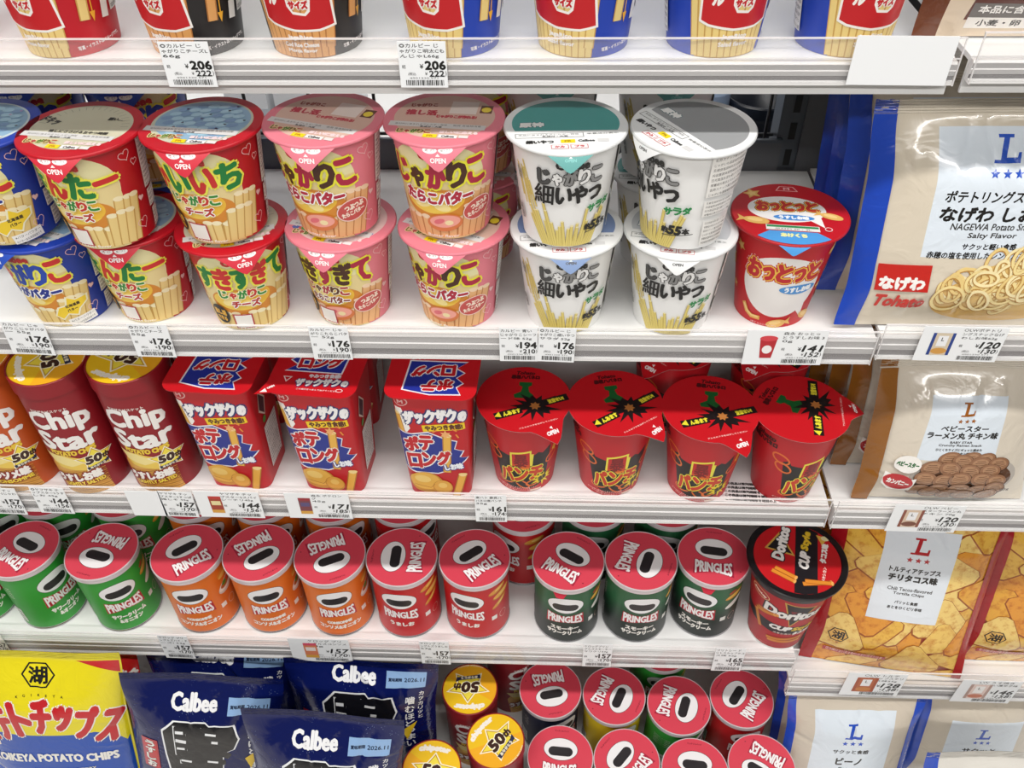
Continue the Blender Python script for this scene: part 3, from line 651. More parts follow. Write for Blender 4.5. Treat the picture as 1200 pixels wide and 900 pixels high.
hoso('#4FA39F', 11, 25, ZB, 4, 'upper white cup with teal lid, in the middle of the shelf', 0)
hoso('#9A9C9E', 92, 23, ZB, -56, 'upper white cup with grey lid, turned to show its small print')
hoso('#7C93C0', 13.5, 31, ZA, 3, 'lower white cup with pale blue tab, under the teal lidded one', 1)
hoso('#C9CCD0', 93.5, 30, ZA, -10, 'lower white cup with white tab, under the one with the grey lid', 2)
GB = 'dark second row of cups behind the stacks'
for i, (k, x, z) in enumerate((('w', 0, ZB), ('w', 84, ZB), ('w', 8, ZA), ('w', 88, ZA))):
    hoso('#4FA39F', x, 113, z, 8 - 4 * i, ['white cup in the shade behind the teal lidded cup', 'white cup in the shade behind the grey lidded cup', 'white cup standing on the shelf behind the teal lidded stack', 'white cup standing on the shelf behind the grey lidded stack'][i], 0, GB)
for x, z, l in ((-381, ZB, 'blue cup in the shade behind the upper blue cup'), (-383, ZA, 'blue cup on the shelf behind the lower blue cup'), (-303, ZB, 'blue cup in the shade behind the red cup with plain lid'), (-303, ZA, 'blue cup on the shelf behind the lower left red cup')):
    jaga('blue', BLUE, '#C9D6D8', 'pattern', x, 108, z, 20, l, GB)
for x, z, l in ((-56, ZB, 'pink cup in the shade behind the upper right pink cup'), (-56, ZA, 'pink cup on the shelf behind the lower right pink cup')):
    jaga('pink', PINK, '#D9B7A6', 'promo', x, 118, z, -6, l, GB)
# red cup with speech balloon
def fish(cv, x, y, r, a=0, k=0):
    if k == 0: cv.disc(x, y, r, r * .5, '#E2B463', rot=a, n=18); cv.poly([tuple(np.array(p) * r @ R2(a) + (x, y)) for p in ((.7, 0), (1.5, .5), (1.3, 0), (1.5, -.5))], '#E2B463'); cv.disc(x - r * .1, y + .1 * r, r * .6, r * .25, '#EFCB86', rot=a, n=14)
    elif k == 1: cv.star(x, y, r, '#E0B05C', 5, .5, a); cv.star(x, y, r * .6, '#EEC981', 5, .5, a)
    else:
        cv.line([tuple(np.array(p) * r @ R2(a) + (x, y)) for p in ((-.9, .9), (-.6, 0), (0, -.5), (.9, -.6))], r * .55, '#DDA94F'); cv.line([tuple(np.array(p) * r @ R2(a) + (x, y)) for p in ((-.9, .8), (-.55, .05), (0, -.4), (.8, -.5))], r * .25, '#EFCB86')
def otto_body():
    rb, rt_, h = 26.5, 36, 80; cv = body_cv(rb, rt_, h, '#C3131E')
    cv.disc(-1, 38, 29, 28, '#F3EFEC', n=48); cv.poly([(14, 18), (23, 7), (22, 24)], '#F3EFEC')
    T = 'おっとっと'
    cv.chars(T, -27, 25, 52, 15, ['#C32028'], 1.0, out=[('#F3EFEC', 2.2), ('#C9201F', 1.8), ('#F0C24A', 1.0)], rise=2, rots={0: -6, 4: 6}, small='っ')
    cv.disc(12, 37, 14, 4.2, '#4C93D6'); cv.text('うすしお味', 12, 37, 20, 4.6, '#F4F6F8', .4)
    for a in ((-36, 62, 5, 30, 1), (-42, 25, 4, 0, 1), (36, 66, 7, 30, 0), (40, 48, 6, 60, 0), (32, 34, 4, 10, 1), (28, 8, 8, -25, 0), (-20, 10, 7, 10, 2), (2, 4, 8, 12, 0), (44, 20, 6, 40, 0), (-46, 44, 5, 80, 0)): fish(cv, *a)
    cv.text('1個で カルシウム 50mg', -8, 1.8, 22, 1.8, '#F0D8D8')
    cv.info(58, 8, 90, 70, 14)
    return cup_body(cv, rb, rt_, h, 'o')
def otto_lid():
    r = 41; cv = Cv(); cv.disc(0, 0, r - .7, r - .7, '#BE1420', n=72)
    cv.poly([(-24, 30), (-19, 34), (-16, 38), (-13, 34), (-8, 30)] if 0 else [(-8, 30), (-5, 36.5), (5, 36.5), (8, 30)], '#E9B9B8'); cv.poly([(-7, 30.6), (-4.4, 35.9), (4.4, 35.9), (7, 30.6)], '#BE1420'); cv.text('M', 0, 33.2, 4, 3, '#E9B9B8', .2)
    cv.disc(-2, 5, 27, 17, '#F1EEEC', n=48); cv.poly([(10, -6), (22, -17), (20, 0)], '#F1EEEC')
    cv.chars('おっとっと', -23, 20, 9, 12, ['#C9342E'], .9, out=[('#6A1A10', 1.2), ('#F0C24A', .7)], rise=2, small='っ'); cv.disc(2, -6, 14, 3.6, '#3F8BD8'); cv.text('うすしお味', 2, -6, 20, 4, '#F4F6F8', .4)
    fish(cv, -25, 24, 7, 20, 1); fish(cv, 28, -2, 8, 160, 0); fish(cv, -24, -12, 9, 170, 0)
    P = [(39.8 * math.sin(math.radians(a)), -39.8 * math.cos(math.radians(a))) for a in range(-38, 39, 4)]; cv.poly(P + [(16, -24), (-16, -24)], '#4E9ADC')
    cv.rect(-18, -23, 18, -16.5, '#E8E6E2'); cv.rect(-17.4, -19.6, 17.4, -17, '#2E8A50'); cv.text('原材料 卵・乳', 0, -21.3, 24, 2, '#444444'); cv.text('あけくち', 0, -29, 17, 4.2, '#E9E8A0', .45)
    cv.disc(24, -19, 2.6, 2.6, '#EAD8D8', n=16); cv.disc(24, -19, 2, 2, '#BE1420', n=16)
    return cup_lid(cv, r, '#B5121E')
put('snack_cup', 'red cup with white speech balloon and blue flavour pill, beside the cream bags', 'snack cup', (170, 39.5, S2), [('body', otto_body()), ('lid', otto_lid(), {'loc': (0, 0, 80), 'sub': [('pull_tab', tab_mesh(41, 24, 7, 1.5, 0, '#4E9ADC'))]})], -6)

# ---------------------------------------------------------------- tall cups on the top shelf (lower halves in view)
LR = (27, 38.5, 112)
def tall_body(base, stick, red='#C3161F', dark=False):
    rb, rt_, h = LR; cv = body_cv(rb, rt_, h, base); rd = random.Random(5)
    c, tp, ed = stick
    cv.poly([(-34, 0), (-40, 70), (4, 70), (14, 0)], ed)
    for x in np.arange(-34, 13, 4.6): cv.stick(x, .5, rd.uniform(55, 75), 5, x * .12, c, tp, ed)
    cv.stick(12, 6, 36, 7, 4, c, tp, ed)
    cv.disc(-4, 92, 30, 14, '#F0E7B8')
    Lp = [(-30, 80), (-14, 80), (-12.5, 31), (-9.5, 26.5), (-1.5, 25.5), (1.5, 28), (3, 37), (14, 37), (16, 19.5), (6, 17.5), (-10, 17.5), (-26, 20), (-31, 22)]
    cv.poly([(-31.6, 82), (-12.8, 82), (-11.3, 32), (-8.9, 28), (-1.9, 27), (.2, 29), (1.8, 38.4), (15.4, 38.4), (17.6, 18.4), (6, 16.1), (-10, 16.1), (-26.4, 18.6), (-32.4, 21)], '#F5F1EC'); cv.poly(Lp, red)
    for i, ch in enumerate('エル'): cv.text(ch, -22, 47 - i * 12, 6, 8, '#F5F1EC', .5)
    cv.text('サイズ', -5.2, 32, 11.5, 4.2, '#C3161F', .4, out=[('#F5F1EC', .8)])
    fl = {'#BE0F22': ['Cheese flavor'], '#232021': ['Cod Roe Cheese', 'Monja flavor'], '#1B3FAE': ['Salad flavor']}[base]
    cv.text('JagaRico', -8, 12.5, 17, 3.0, '#F5F1EC', .22)
    for i, t_ in enumerate(fl): cv.text(t_, -8, 8.3 - 3.8 * i, 1.7 * len(t_), 2.5, '#F5F1EC', .16)
    # right side: long stick with arrow and small marks
    cv.stick(31, 20, 66, 7, 4, c, tp, ed); cv.line([(38, 80), (37, 22)], .8, '#F0B030'); cv.poly([(35, 24), (39, 24), (37, 18)], '#F0B030')
    cv.rect(42, 32, 49, 45, '#E8E02A', rot=-6); cv.text('約', 45.5, 41, 3.4, 3.4, '#B07A10', .25); cv.text('本', 45.5, 36, 3.4, 3.4, '#B07A10', .25)
    cv.rect(44, 18, 50, 28, '#F2F0EC', rot=-6); cv.text('サクサク♪', 30 if 0 else -49, 52, 15, 4.6, '#F0E84A', .4, rot=14); cv.text('サクサク♪', -45, 36, 15, 4.6, '#F0E84A', .4, rot=-8)
    cv.info(53, 20, 66, 88, 16); cv.info(-80, 8, -60, 30, 6); cv.info(-80, 40, -60, 88, 12, seed=2)
    cv.text('写真・イラストはイメージです。', 38, 6, 34, 2.4, '#E8E4E4', .1, rot=4)
    return cup_body(cv, rb, rt_, h, 'l')
YEL = ('#E9CF84', '#F5E8B8', '#C79C50'); ORG = ('#DFA462', '#EFC593', '#B4743A')
def tall_lid(base):
    cv = Cv(); cv.disc(0, 0, 42.3, 42.3, base, n=72); cv.disc(0, 3, 33, 30, '#E8DDB0', n=48); cv.chars('じゃがりこ', -22, 22, 4, 9, ['#C3161F', '#3A2414'], .6, out=[('#F3EE55', .8)])
    return cup_lid(cv, 43, base)
def tall(kind, x, y, rz, label):
    base = {'red': '#BE0F22', 'black': '#232021', 'blue': '#1B3FAE'}[kind]
    put('tall_snack_cup', label, 'snack cup', (x, y, S1), [('body', cached(('tb', kind), lambda: tall_body(base, ORG if kind == 'black' else YEL))), ('lid', cached(('tl', kind), lambda: tall_lid(base)), {'loc': (0, 0, LR[2])})], rz, 'tall paper cups on the top shelf')
TY = 33
tall('red', -294, TY, -8, 'red tall cup with yellow sticks at the left of the top shelf')
tall('black', -216, TY, -12, 'black tall cup with orange sticks, left of the two black ones')
tall('black', -142, TY, 8, 'black tall cup with orange sticks, right of the two black ones')
tall('blue', -58, TY, -12, 'blue tall cup above the white price tag at the upper middle')
tall('blue', 20, TY, -16, 'blue tall cup with sticks at centre, second blue one from the left')
tall('blue', 97.5, TY, 30, 'blue tall cup turned right, third blue one from the left')
tall('blue', 174.5, TY, 30, 'blue tall cup behind the blank white card')
tall('red', -380, TY + 4, -20, 'red tall cup cut off by the left edge of the photo')
# ---------------------------------------------------------------- tall round cans with yellow lids
def star50(cv, x, y, s, lab='#F3E24A', rot=0, dark='#3A1E14'):
    def p(q): return tuple(np.array(q) * s @ R2(rot) + (x, y))
    for k, m in ((1.12, '#F8F2D8'), (1.0, '#C89A20'), (.9, lab)):
        cv.poly([p((k * (1 if i % 2 == 0 else .52) * math.cos(math.radians(90 + 36 * i)) * 1.25, k * (1 if i % 2 == 0 else .52) * math.sin(math.radians(90 + 36 * i)))) for i in range(10)], m)
    c = p((-.12, .04)); cv.text('50', c[0], c[1], s * 1.0, s * .62, dark, s * .06, out=[('#F8F2D8', s * .05)], rot=rot, sh=.12)
    c = p((.66, .0)); cv.text('th', c[0], c[1], s * .42, s * .4, dark, s * .035, rot=rot, sh=.2)
    cv.poly([p(q) for q in ((-.75, -.55), (.55, -.42), (.8, -.3), (.72, -.62), (-.7, -.8))], '#20264A'); c = p((-.05, -.6)); cv.text('ありがとう', c[0], c[1], s * 1.0, s * .17, '#F0E8D0', s * .02, rot=rot + 4, nb=4)
def chip_can_body(base, flav, eng):
    rb, rt_, h = 30.3, 31, 122; cv = body_cv(rb, rt_, h, base)
    # printed chips at the foot
    cv.poly([(-22, 0), (-26, 34), (-20, 46), (16, 34), (22, 0)], '#D9A24A')
    for i in range(13): cv.line([(-21 + i * .1, 1.5 + i * 2.1), (0, 3 + i * 2.3), (21, 1 + i * 2.2)], .9, '#A8702A' if i % 2 else '#C98F3C')
    cv.poly([(-27, 50), (-6, 50), (14, 42), (22, 36), (6, 30), (-16, 34)], '#E8C656'); cv.poly([(-27, 50), (-8, 49), (10, 40), (-4, 36), (-20, 40)], '#EFDC92')
    cv.text('ヤマザキビスケット', -2, 103, 30, 3, '#E9D9D4', .15, nb=4)
    cv.text('Chip', 2, 88, 50, 25, '#F1EEEA', 1.25, arc=1.5); cv.text('Star', 3, 68.5, 50, 20, '#F1EEEA', 1.3, arc=-1.0)
    cv.text('POTATO CHIPS', 2, 54.5, 38, 5, '#E9C63C', .55, arc=-2)
    star50(cv, 17, 40, 13)
    cv.text(flav, -3, 22, 40, 9.5, '#F4F0EA', .8, out=[('#8A1620', 1.6)], sh=.1, rot=6); cv.text(eng, 0, 14.5, 36, 4, '#EDD24A', .35, out=[('#8A1620', .8)], rot=7)
    cv.info(50, 10, 78, 60, 12)
    clampv(cv, h); f, S = wrap(rb, rt_, h); s = Soup().canvas(cv, f, S); s.lathe([(0, .6), (rb - 1, 0), (rb, 0)], '#D8D4D0')
    return s.mesh('body')
def chip_lid(base):
    cv = Cv(); cv.disc(0, 0, 31.2, 31.2, '#EFC21C', n=60); cv.poly([(31 * math.cos(math.radians(a)), 31 * math.sin(math.radians(a))) for a in range(150, 331, 6)], '#F0AE1E')
    cv.text('chipstar', 0, 20, 34, 7.5, '#F6F0E4', .9, arc=2); star50(cv, 2, -3, 19, '#F2DE48')
    cv.text('*YAMAZAKI BISCUITS*', 0, -27, 30, 2, '#F6EBC8', .1, arc=-3, nb=4)
    s = Soup().lathe([(31.2, -14), (32.4, -14), (32.4, .6), (31.9, 1.0), (31.0, 1.0), (31.0, .2), (0, .2)], base); s.canvas(cv, flat(.25)); return s.mesh('lid')
def chipcan(kind, x, y, z, rz, lrz, label, g):
    base, fl, en = {'salt': ('#8E1420', 'うすしお味', 'LIGHTLY SALTED'), 'cons': ('#C4541C', 'コンソメ味', 'CONSOMME')}[kind]
    put('snack_can', label, 'snack can', (x, y, z), [('body', cached(('cb', kind), lambda: chip_can_body(base, fl, en))), ('lid', cached(('cl', kind), lambda: chip_lid(base)), {'rz': lrz, 'loc': (0, 0, 132), 'label': 'yellow lid with a star'})], rz, g)
GC = 'round cans with yellow star lids'
chipcan('cons', -478, 33.5, S3, 8, 60, 'orange can with yellow lid cut off by the left edge of the photo', GC)
chipcan('salt', -412, 32.5, S3, 8, 110, 'dark red can with yellow lid, right beside the orange can', GC)
chipcan('salt', -347, 36, S3, 5, 160, 'dark red can with yellow lid, next to the red square boxes', GC)
for x, y, l, r in ((-478, 108, 'orange can in the second row behind the orange can', 0), (-410, 112, 'dark red can in the second row at the far left', 30), (-345, 114, 'dark red can in the second row behind the one by the boxes', 70)):
    chipcan('cons' if 'orange' in l else 'salt', x, y, S3, 15, r, l, GC)
for x, y, r, l, z in ((-83, 13, 172, 'can with yellow lid lettered upside down, rearmost of the three at the bottom', S5), (-50, -48, 42, 'can with yellow lid tilted left, beside the bottom red lidded cans', S5), (-118, -81, -14, 'can with yellow lid cut by the bottom edge of the photo', S5)):
    chipcan('salt', x, y, z, 10, r, l, GC)
chipcan('salt', -38, 84, S5, 40, 20, 'dark red can standing in the shade behind the bottom yellow lids', GC)

# ---------------------------------------------------------------- square red boxes
BH, BB, BT = 125, 27, 33.0
def box_body():
    f, S = wrap(BB, BT, BH, 0, RSQ, rr=28); cv = Cv(); w = S[-1]; R_ = '#C0111E'
    cv.rect(-w, 0, w, 104, R_)
    cv.disc(-21, 98, 5.5, 4, '#E8B8B4', n=16); cv.disc(-21, 98, 4.6, 3.2, '#C0111E', n=16); cv.text('M', -21, 98, 4, 3, '#E8B8B4', .2)
    cv.poly([(-27, 70), (-27, 92), (-21, 92), (-17, 72), (-20, 68)], '#F3EFEA'); cv.stick(-24, 66, 20, 6, -6, '#E9B44C', '#F6DC9A', '#B97A28')
    cv.chars('ザックザクの', -21, 26, 85, 12, ['#F4F2F2'], .9, out=[('#20306A', 1.3)], rise=5, small='ッの', rots=[-6, 4, 0, -5, 4, 0])
    cv.rect(-8, 71, 24, 77.5, '#F2CE1E', rot=7); cv.text('やみつき食感!', 8, 74.3, 28, 5, '#5A2A10', .35, rot=7)
    B = [(-28, 68), (-28, 30), (-18, 26), (0, 25), (12, 30), (26, 42), (19, 44), (22, 50), (15, 52), (17, 60), (8, 62), (-4, 68), (-16, 66)]
    cv.poly([((x + 2) * 1.05 - 2, (y - 46) * 1.06 + 46) for x, y in B], '#EDE9F0'); cv.poly(B, '#1E2F8E')
    cv.stick(8, 26, 40, 7, 3, '#EAB54C', '#F6DFA0', '#B97A28'); cv.star(9, 67, 4.5, '#F0B070', 6, .5)
    for x, y, a in ((1, 70, 30), (16, 72, -30), (18, 66, -60), (-2, 64, 60)): cv.rect(x - 2, y - .7, x + 2, y + .7, '#E8903A', rot=a)
    cv.chars('ポテ', -24, -1, 57, 14, ['#C31722'], 1.0, out=[('#F5F2F0', 1.1)], rise=2); cv.chars('ロング', -24, 12, 40, 14, ['#C31722'], 1.0, out=[('#F5F2F0', 1.1)], rise=5)
    cv.text('しお味', 14, 33, 15, 6, '#EFF3F8', .5, out=[('#1E2F8E', .8)], rot=12)
    cv.disc(-11, 14, 15, 11.5, '#C98A30', rot=-8); cv.disc(-12, 15.5, 13.5, 9.5, '#E5B04A', rot=-8); cv.disc(3, 9, 9, 8, '#C98A30'); cv.disc(3, 9.6, 8, 7, '#E0A544'); cv.disc(-14, 18, 7, 4, '#F0CB74', rot=-10); cv.disc(3, 11, 4, 3, '#EDC36A')
    cv.line([(-22, 12), (-8, 8), (-4, 12)], .5, '#B9772A'); cv.stick(15, -1, 26, 7.5, 14, '#E9AE48', '#F4D692', '#B97A28')
    # right side panel
    cv.poly([(42, 88), (52, 76), (47, 62), (37, 72)], '#E8D8C8'); cv.poly([(42, 86), (50.5, 76), (46.5, 64), (38.5, 73)], '#4A2432'); cv.disc(44, 60, 3, 3, '#58A048'); cv.info(40, 12, 66, 54, 14); cv.info(-68, 12, -42, 80, 16, seed=3)
    clampv(cv, 104)
    for t in cv.T: t[..., 1] *= BH / 104
    s = Soup().canvas(cv, f, S, ()); s.lathe([(0, 0), (BB, 0)], '#C0111E', RSQ)
    s.lathe([(BT, BH - .2), (BT + 1.2, BH), (BT + 1.2, BH + 1)], '#C0111E', RSQ)
    return s.mesh('body')
def box_lid():
    a = 37.2; cv = Cv(); R_ = '#C9121E'; S, X, Y, _, _ = RSQ
    cv.poly([(x * a, y * a) for x, y in zip(X[1:-1], Y[1:-1])], R_)
    B = [(-24, 30), (-20, 22), (-25, 17), (-19, 11), (-25, 5), (-18, 0), (-26, -8), (20, -8), (22, 26), (0, 31)]
    cv.poly([((x + 2) * 1.06 - 2, (y - 11) * 1.07 + 11) for x, y in B], '#EDE9F0'); cv.poly(B, '#20309A')
    cv.chars('ポテ', -18, 8, 20, 12, ['#C31722'], .9, out=[('#F5F2F0', 1.0)], rise=2); cv.chars('ロング', -18, 18, 3, 12, ['#C31722'], .9, out=[('#F5F2F0', 1.0)], rise=3)
    cv.text('やみつき食感!', 8, -13, 26, 4.4, '#E9E4E8', .35, rot=4); cv.chars('ザックザクの', -14, 30, -21, 8, ['#F4F2F2'], .7, out=[('#20306A', .9)], small='ッの', rise=3)
    cv.poly([(-26, -16), (-18, -16), (-22, -23)], '#F0D8D8'); cv.poly([(-24.4, -17), (-19.6, -17), (-22, -21)], '#C9121E')
    cv.text('この部分をつまんであけてください', 6, -30, 34, 1.8, '#F0C8C8', .08, nb=4); cv.disc(24, -29, 3, 2, '#F0D8D8', n=16); cv.disc(24, -29, 2.3, 1.4, '#C9121E', n=16)
    s = Soup().canvas(cv, flat(1)); s.lathe([(BT, 0), (a, 0), (a, 1)], '#B80F1B', RSQ); return s.mesh('lid')
def box_tab():
    a = 37.2; cv = Cv(); cv.poly([(-a + 8, -a + .5), (-a - 6, -a - 3), (-a - 3, -a + 3), (-a + .5, -a + 14)], '#C9121E'); cv.poly([(-a - 2, -a), (-a + 4, -a + 1), (-a + 1, -a + 5)], '#F6EDED'); cv.text('OPEN', -a + 5, -a + 7, 6, 2, '#F6EDED', .2, rot=40)
    s = Soup().canvas(cv, flat(1.3)); return s.mesh('pull_tab')
GX = 'red square boxes in a row'
bx = (box_body(), box_lid(), box_tab())
def rbox(x, y, rz, lrz, label):
    put('snack_box', label, 'snack box', (x, y, S3), [('body', bx[0]), ('lid', bx[1], {'rz': lrz, 'loc': (0, 0, BH), 'sub': [('pull_tab', bx[2])]})], rz, GX)
rbox(-272, 40, -4, 180, 'red square box at the left, lid print upside down, touching the dark red cans')
rbox(-186, 38, -5, 0, 'red square box in the middle, lid print upright with white tab corner')
rbox(-91, 36, -2, 180, 'red square box at the right, lid print upside down, beside the red round cups')
rbox(-276, 122, 0, 0, 'red square box in the second row behind the left box')
rbox(-188, 122, 0, 0, 'red square box in the second row behind the middle box')

# ---------------------------------------------------------------- red cups with pointed lids
HR = (26.5, 36.5, 89)
def hab_body():
    rb, rt_, h = HR; cv = body_cv(rb, rt_, h, '#BF121F')
    cv.poly([(-27, 44), (-22, 46), (-20, 42), (-8, 40), (8, 40), (14, 44), (18, 42), (26, 48), (24, 10), (10, 5), (-10, 5), (-22, 10)], '#1A1516')
    HS = len(cv.T) - 1
    for x, y, rx, ry, a in ((-29, 46, 8, 4.5, -20), (-26, 38, 8, 4.5, -25), (28, 34, 7, 4, 40), (-16, 13, 9, 4, 5), (0, 10, 8, 4, -30), (10, 11, 7, 3.4, 10)): cv.ring(x, y, rx, ry, 1.5, '#E0702C', a)
    cv.poly([(-10, 44), (8, 47), (8, 43), (10, 43), (9, 26), (-11, 26)], '#EFE24A'); cv.poly([(-8.5, 42.5), (6.5, 45), (7, 28), (-9, 28)], '#C41D1C')
    for i, c in enumerate(('#D44A1C', '#E8801E')): cv.poly([(-8.8, 32 - 3 * i), (7, 32 - 3 * i), (7, 28 - 1.0 * i), (-9, 28 - 1.0 * i)], c)
    cv.text('暴', -1, 36, 12, 13, '#7A0C10', .35)
    cv.chars('パンチ', -22, 20, 21, 14, ['#CF3A1C'], 1.0, out=[('#1A1516', 1.9), ('#EFE24A', 1.0)], rise=3, rots=[8, 0, -8])
    cv.star(20, 14, 11, '#EFDA2A', 11, .5, 20, .5, 1.1, .7); cv.text('濃厚', 20, 14, 9, 5, '#3A2A08', .35, rot=15)
    cv.text('からうま', 31, 46, 3, 13, '#EFC24A', .4, rot=-14)
    for t in cv.T[HS:]: t[..., 1] = 5 + (t[..., 1] - 5) * 1.3
    cv.text('Tohato', -46, 78, 21, 5.5, '#34080C', .35, sh=.2); cv.text('暴君ハバネロ', -46, 71.5, 24, 5.6, '#34080C', .4)
    for i in range(3): cv.text('辛さは個人差がありますのでご注意ください', -6 + i * 2, 6.5 - i * 2, 46 - 6 * i, 1.3, '#F2B9B4', .06, nb=4)
    cv.rect(8, 1, 20, 3.4, '#F2D8C8'); cv.info(58, 10, 88, 78, 16); 
    return cup_body(cv, rb, rt_, h, 'b', '#BF121F')
def hab_lid():
    r = 41; cv = Cv(); n = 64
    P = []
    for i in range(n):
        a = 2 * math.pi * i / n; k = r - .7
        d = math.degrees(a) - 305
        if abs(d) < 24: k += 15 * (1 - abs(d) / 24) ** 1.4
        P.append((k * math.cos(a), k * math.sin(a)))
    cv.poly(P, '#C4121E')
    cv.text('Tohato', 0, 32, 16, 4, '#4A0A10', .3, sh=.2); cv.text('暴君ハバネロ', 0, 26.5, 24, 4.6, '#4A0A10', .4)
    cv.poly([(-5, 20), (6, 20), (6, 16), (3, 14), (4, 8), (8, 4), (7, 0), (-8, 0), (-9, 4), (-3, 8), (-2, 14), (-5, 16)], '#14602A')
    cv.star(10, -9, 18, '#171213', 13, .55, 10, .5, 1.1, .9); cv.star(10, -9, 5, '#B8763A', 7, .6)
    def band(t, x, y, w, tx): cv.rect(x - w / 2, y - 4, x + w / 2, y + 4, '#171213', rot=24); cv.text(t, x + tx, y + tx * .4, w * .62, 4.6, '#E8DE3A', .35, rot=24)
    band('注意せい!', 27, -.5, 22, 0); band('んあます', -12, -19, 24, 3)
    cv.poly([(-23, -24), (-17, -24), (-20, -18)], '#E8DE3A')
    cv.text('アルミのフタをはがしてください', 14, -30, 34, 1.7, '#F2C0BC', .08, rot=24, nb=4)
    cv.text('OPEN', 26, -37, 10, 3, '#F6ECEC', .3, rot=32); cv.poly([(23, -34), (26, -34), (24.5, -31.5)], '#F6ECEC')
    # the lid dips at the pointed tab
    def f(u, v, L):
        rr = np.hypot(u, v); z = 1 + L - np.clip(rr - (r - 3), 0, None) ** 1.5 * .12
        return np.stack([u, v, z], 1), np.stack([u * 0, u * 0, u * 0 + 1], 1)
    s = Soup().canvas(cv, f, np.arange(-60, 61, 3), np.arange(-60, 61, 3)); s.tri(s.P[0] - (0, 0, .35), -s.N[0], '#B5AFAE')
    s.lathe([(36, -1.6), (39.2, -1.4), (39.4, .2)], '#B5101C'); return s.mesh('lid')
hb = (hab_body(), hab_lid())
GH = 'round red cups with pointed lids'
def hab(x, y, rz, lrz, label): put('snack_cup', label, 'snack cup', (x, y, S3), [('body', hb[0]), ('lid', hb[1], {'rz': lrz, 'loc': (0, 0, 89), 'label': 'red lid with a green shape and black burst'})], rz, GH)
hab(-18, 40, -2, 0, 'red pointed lid cup, leftmost of its row, beside the square boxes', )
hab(59, 37, 7, 4, 'red pointed lid cup, second of its row from the square boxes')
hab(138, 31.5, -8, 0, 'red pointed lid cup, third of its row from the square boxes')
hab(213, 33, 24, 34, 'red pointed lid cup turned right, next to the brown bags')
for x, y, l in ((118, 119, 'red cup in the shade behind the third pointed lid cup'), (206, 118, 'red cup in the shade behind the rightmost pointed lid cup')): hab(x, y, 10, -80, l)

# ---------------------------------------------------------------- short cans with red lids
PH = 99
def emblem(cv, x, y, w, pan='#A91E34', txt='PRINGLES'):
    """oval badge and bow-shaped name panel"""
    h = w * .68
    cv.disc(x, y, w / 2, h / 2, '#1C1A1C', n=40); cv.disc(x, y, w / 2 - .5, h / 2 - .5, '#F0EFF0', n=40)
    a = w * .22; b = h * .2; P = [(x + sx * (a + b * math.cos(t)), y - h * .1 + b * math.sin(t)) for sx, ts in ((1, np.linspace(-1.57, 1.57, 9)), (-1, np.linspace(1.57, -1.57, 9))) for t in ts]; cv.poly(P, '#262326')
    k = w * .5; yb = y - h * .5 - w * .27
    cv.poly([(x - k, yb + k * .46), (x, yb + k * .26), (x + k, yb + k * .46), (x + k * 1.06, yb - k * .5), (x, yb - k * .28), (x - k * 1.06, yb - k * .5)], pan)
    T, sz = glyph(txt); T = T * (w * .94 / sz[0], k * .6 / sz[1])
    q = T[..., 0] / (w * .47); T = np.stack([T[..., 0], T[..., 1] * (.92 + .5 * q * q) - .02 * k * q * q], -1)
    cv._bold(T, '#F4F2F2', w * .013, 0, x, yb, 8)
def can_body(base, flav, food, dark=None):
    r = 34.6; h = 88; cv = body_cv(r, r, h, base); w = math.pi * r
    if dark:
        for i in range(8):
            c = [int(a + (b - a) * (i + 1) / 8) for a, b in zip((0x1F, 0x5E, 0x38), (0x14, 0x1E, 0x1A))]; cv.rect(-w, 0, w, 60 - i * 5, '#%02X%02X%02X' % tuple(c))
    food(cv)
    emblem(cv, 0, 65, 39, '#B3152A')
    for i, (t, ww, hh) in enumerate(flav): cv.text(t, 0, 24.5 - i * 8, ww, hh, '#F4F0EA', .5, arc=-1)
    cv.rect(27, 27, 33.5, 34, '#EFEDE8'); cv.ring(42, 29, 5, 6, .5, '#E8C8B8'); cv.info(60, 10, 90, 70, 14); cv.rect(-64, 8, -50, 32, '#EFEFEA'); 
    for k in range(9): cv.rect(-63, 9.5 + k * 2.5, -51, 9.5 + k * 2.5 + (.8 if k % 3 else 1.5), '#333333', same=k > 0)
    for i in range(5): cv.text('原材料名ポテトフレーク植物油脂', -58, 70 - i * 4, 22, 1.9, '#E8E4DC')
    clampv(cv, h); f, S = wrap(r, r, h, 2.6); s = Soup().canvas(cv, f, S)
    met = M('#B9B9BC', .25, .9)
    s.lathe([(0, 1.5), (r - 1, 1.5), (r - .8, 0), (r + .5, .2), (r + .7, 1.6), (r + .1, 2.8), (r, 3.4)], met)
    s.lathe([(r, 2.6 + h), (r + .6, 2.6 + h), (r + .6, 3.6 + h), (0, 3.6 + h)], met)
    return s.mesh('body')
def chips_food(cv):
    for x, y, rx, ry, a, c in ((36, 76, 12, 4.4, 14, '#DE9A36'), (42, 66, 13, 5, 12, '#E8B048'), (38, 53, 12, 3.6, 34, '#DE9A36')): cv.disc(x, y, rx, ry, '#B9701E', a); cv.disc(x, y + .7, rx - .8, ry - .9, c, a); cv.disc(x + 2, y + 1.4, rx * .5, ry * .4, '#F2CB74', a)
def bowl_food(cv):
    cv.disc(44, 55, 15, 8, '#D9D4CC', 20); cv.disc(44, 57, 14, 6.6, '#F3EEE6', 20); cv.disc(43, 58, 10, 4.5, '#B8602A', 20); cv.disc(40, 59, 4, 3, '#5C8A2E', 20); cv.disc(47, 60, 4, 2.6, '#D8432A', 20)
    cv.disc(44, 76, 11, 4, '#D98A2E', 12); cv.disc(43, 72, 9, 3, '#EDBE5C', 12)
